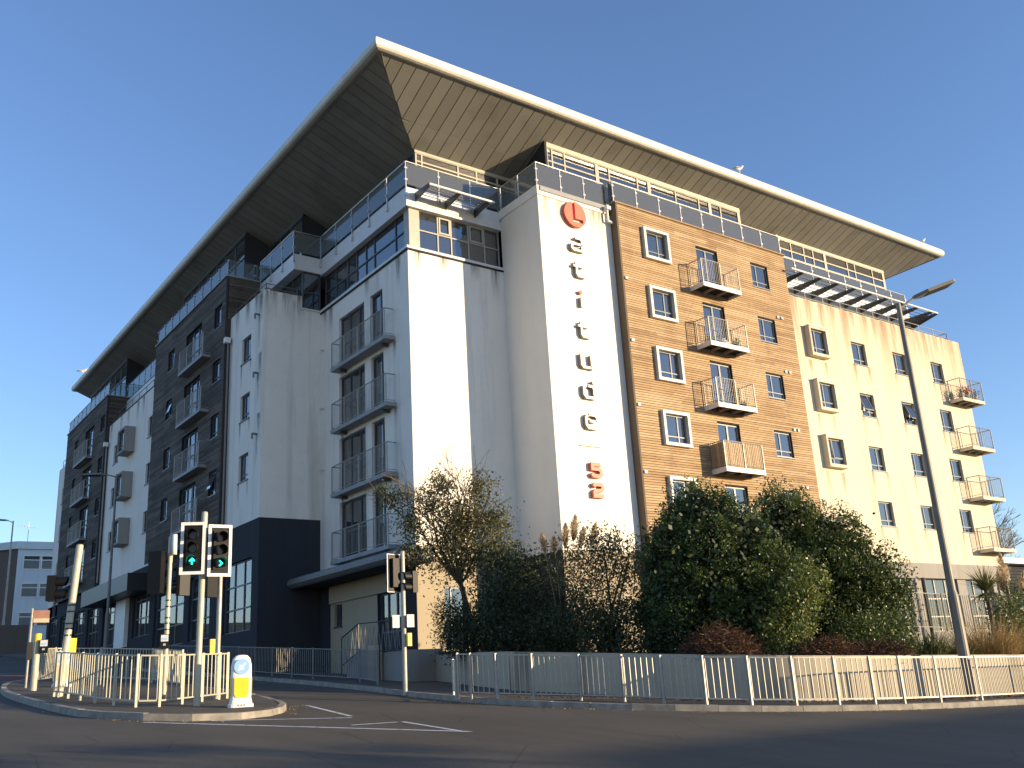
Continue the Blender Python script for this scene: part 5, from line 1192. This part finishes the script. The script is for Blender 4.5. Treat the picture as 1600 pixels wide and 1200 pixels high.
# leaf litter and grit lying along the kerbs and wall foot
def litter(name, path, n, spread, size, mat, off, label, cat):
    P = resample([Vector(p) for p in path], .5); pts = []
    for _ in range(n):
        p = random.choice(P); x, y = p.x+random.gauss(0, spread), p.y+random.gauss(0, spread); pts.append((x, y, gz(x, y, off+.006)))
    leaf_obj(name, np.array(pts), size, mat, base=gp(P[0].x, P[0].y, off), flat=.93, label=label, cat=cat, kind='stuff')
litter('leaf_litter', [(14.0, 19.5), (16.3, 17.6), (17.2, 15.9), (19.2, 14.2), (24, 13.4), (30, 13.1)], 1500, .22, .05, 'bramble', .12, 'brown leaf litter along the foot of the cream wall', 'leaf litter')
litter('leaf_litter', [(13.0, 22.5), (12.8, 20), (13.6, 17.6), (15.3, 15.0), (19, 12.9), (27, 12.2)], 800, .12, .04, 'gold', .0, 'grit and leaves in the gutter of the right kerb', 'leaf litter')
litter('leaf_litter', [(4.4, 22), (5, 18.7), (6.4, 17.8), (8.2, 19), (9.2, 21)], 350, .1, .035, 'gold', .0, 'grit in the gutter round the island', 'leaf litter')

# alike things carry one group phrase
GR = {'traffic_light': 'traffic light heads at the junction', 'signal_pole': 'signal poles at the junction', 'guard_railing': 'pedestrian guard railings', 'traffic_bollard': 'keep-left bollards on the island', 'street_lamp': 'street lamps', 'push_button_unit': 'push button boxes on the signal poles', 'flower_pot': 'plant pots on the balconies', 'evergreen_tree': 'big evergreen trees in the garden', 'bare_tree': 'bare winter trees', 'street_tree': 'evergreen street trees across the road', 'seagull': 'gulls on the roof edge', 'retaining_wall': 'cream garden walls', 'notice_sheet': 'notice sheets on the signal pole', 'pampas_grass': 'pampas grass plants', 'bramble_heap': 'heaps of dead brambles', 'grass_clump': 'dry grass clumps on the wall', 'strappy_plant': 'strappy green plants on the wall'}
for o in COL.objects:
    if o.parent is None and 'category' in o:
        g_ = GR.get(o.name.split('.')[0])
        if g_: o['group'] = g_

# rain and algae streaks running down from pipes, sills and copings
def streak(F, u, z, w, h, mat='streak', d=.003):
    mb = MB(); mb.quad(F.p(u-w/2, d, z-h), F.p(u+w/2, d, z-h), F.p(u+w/2, d, z), F.p(u-w/2, d, z)); o = mk('rain_streak', mb, mat, BD)
    uv = o.data.uv_layers.new(name='UVMap')
    for k, c in enumerate(((0, 0), (1, 0), (1, 1), (0, 1))): uv.data[k].uv = c
for z in (16.0, 13.3, 10.6): streak(FTw, 37.92, z-.05, .35, 1.6); streak(FTw, 37.75, z+.9, .5, 1.4)
for u in (38.2, 39.3, 40.6, 37.7): streak(FTw, u, 17.02, .6, 1.3)
for u in (15.1, 15.9, 16.4): streak(FTf, u, 17.02, .7, 1.6)
for h_ in tw: streak(FTw, h_[0]+.02, h_[2]-.05, .22, .9); streak(FTw, h_[1]-.02, h_[2]-.05, .22, 1.2)
for h_ in cw+bW: streak(FW, h_[0], h_[2]-(.06 if h_[0] > 40 else .3), .35, 1.3, 'streak_b'); streak(FW, h_[1]+.03, h_[2]-(.06 if h_[0] > 40 else .3), .35, 1.5, 'streak_b')
for i in range(16): streak(FW, 37.3+i*.93+random.uniform(-.2, .2), 17.14, random.uniform(.4, .9), random.uniform(1.0, 2.4), 'streak_b', .003+.0007*(i % 2))
for u in (17.9, 19.1, 20.6, 21.6): streak(FC, u, 16.35, .5, random.uniform(.7, 1.6))
for u in (30.4, 33.0, 36.4, 37.0): streak(FS, u, 16.35, .5, random.uniform(.8, 1.8))
for z in tops: streak(FS, 30.8, z-2.55, .3, .9); streak(FS, 35.3, z-2.55, .3, .9)
for u in (53.0, 55.5, 56.6, 58.6, 60.2, 62.4): streak(FB, u, 17.08, .6, 1.6)
for u in (22.4, 23.1, 24.9, 25.3): streak(FL, u, 18.7, .5, 1.8, 'streak_b')
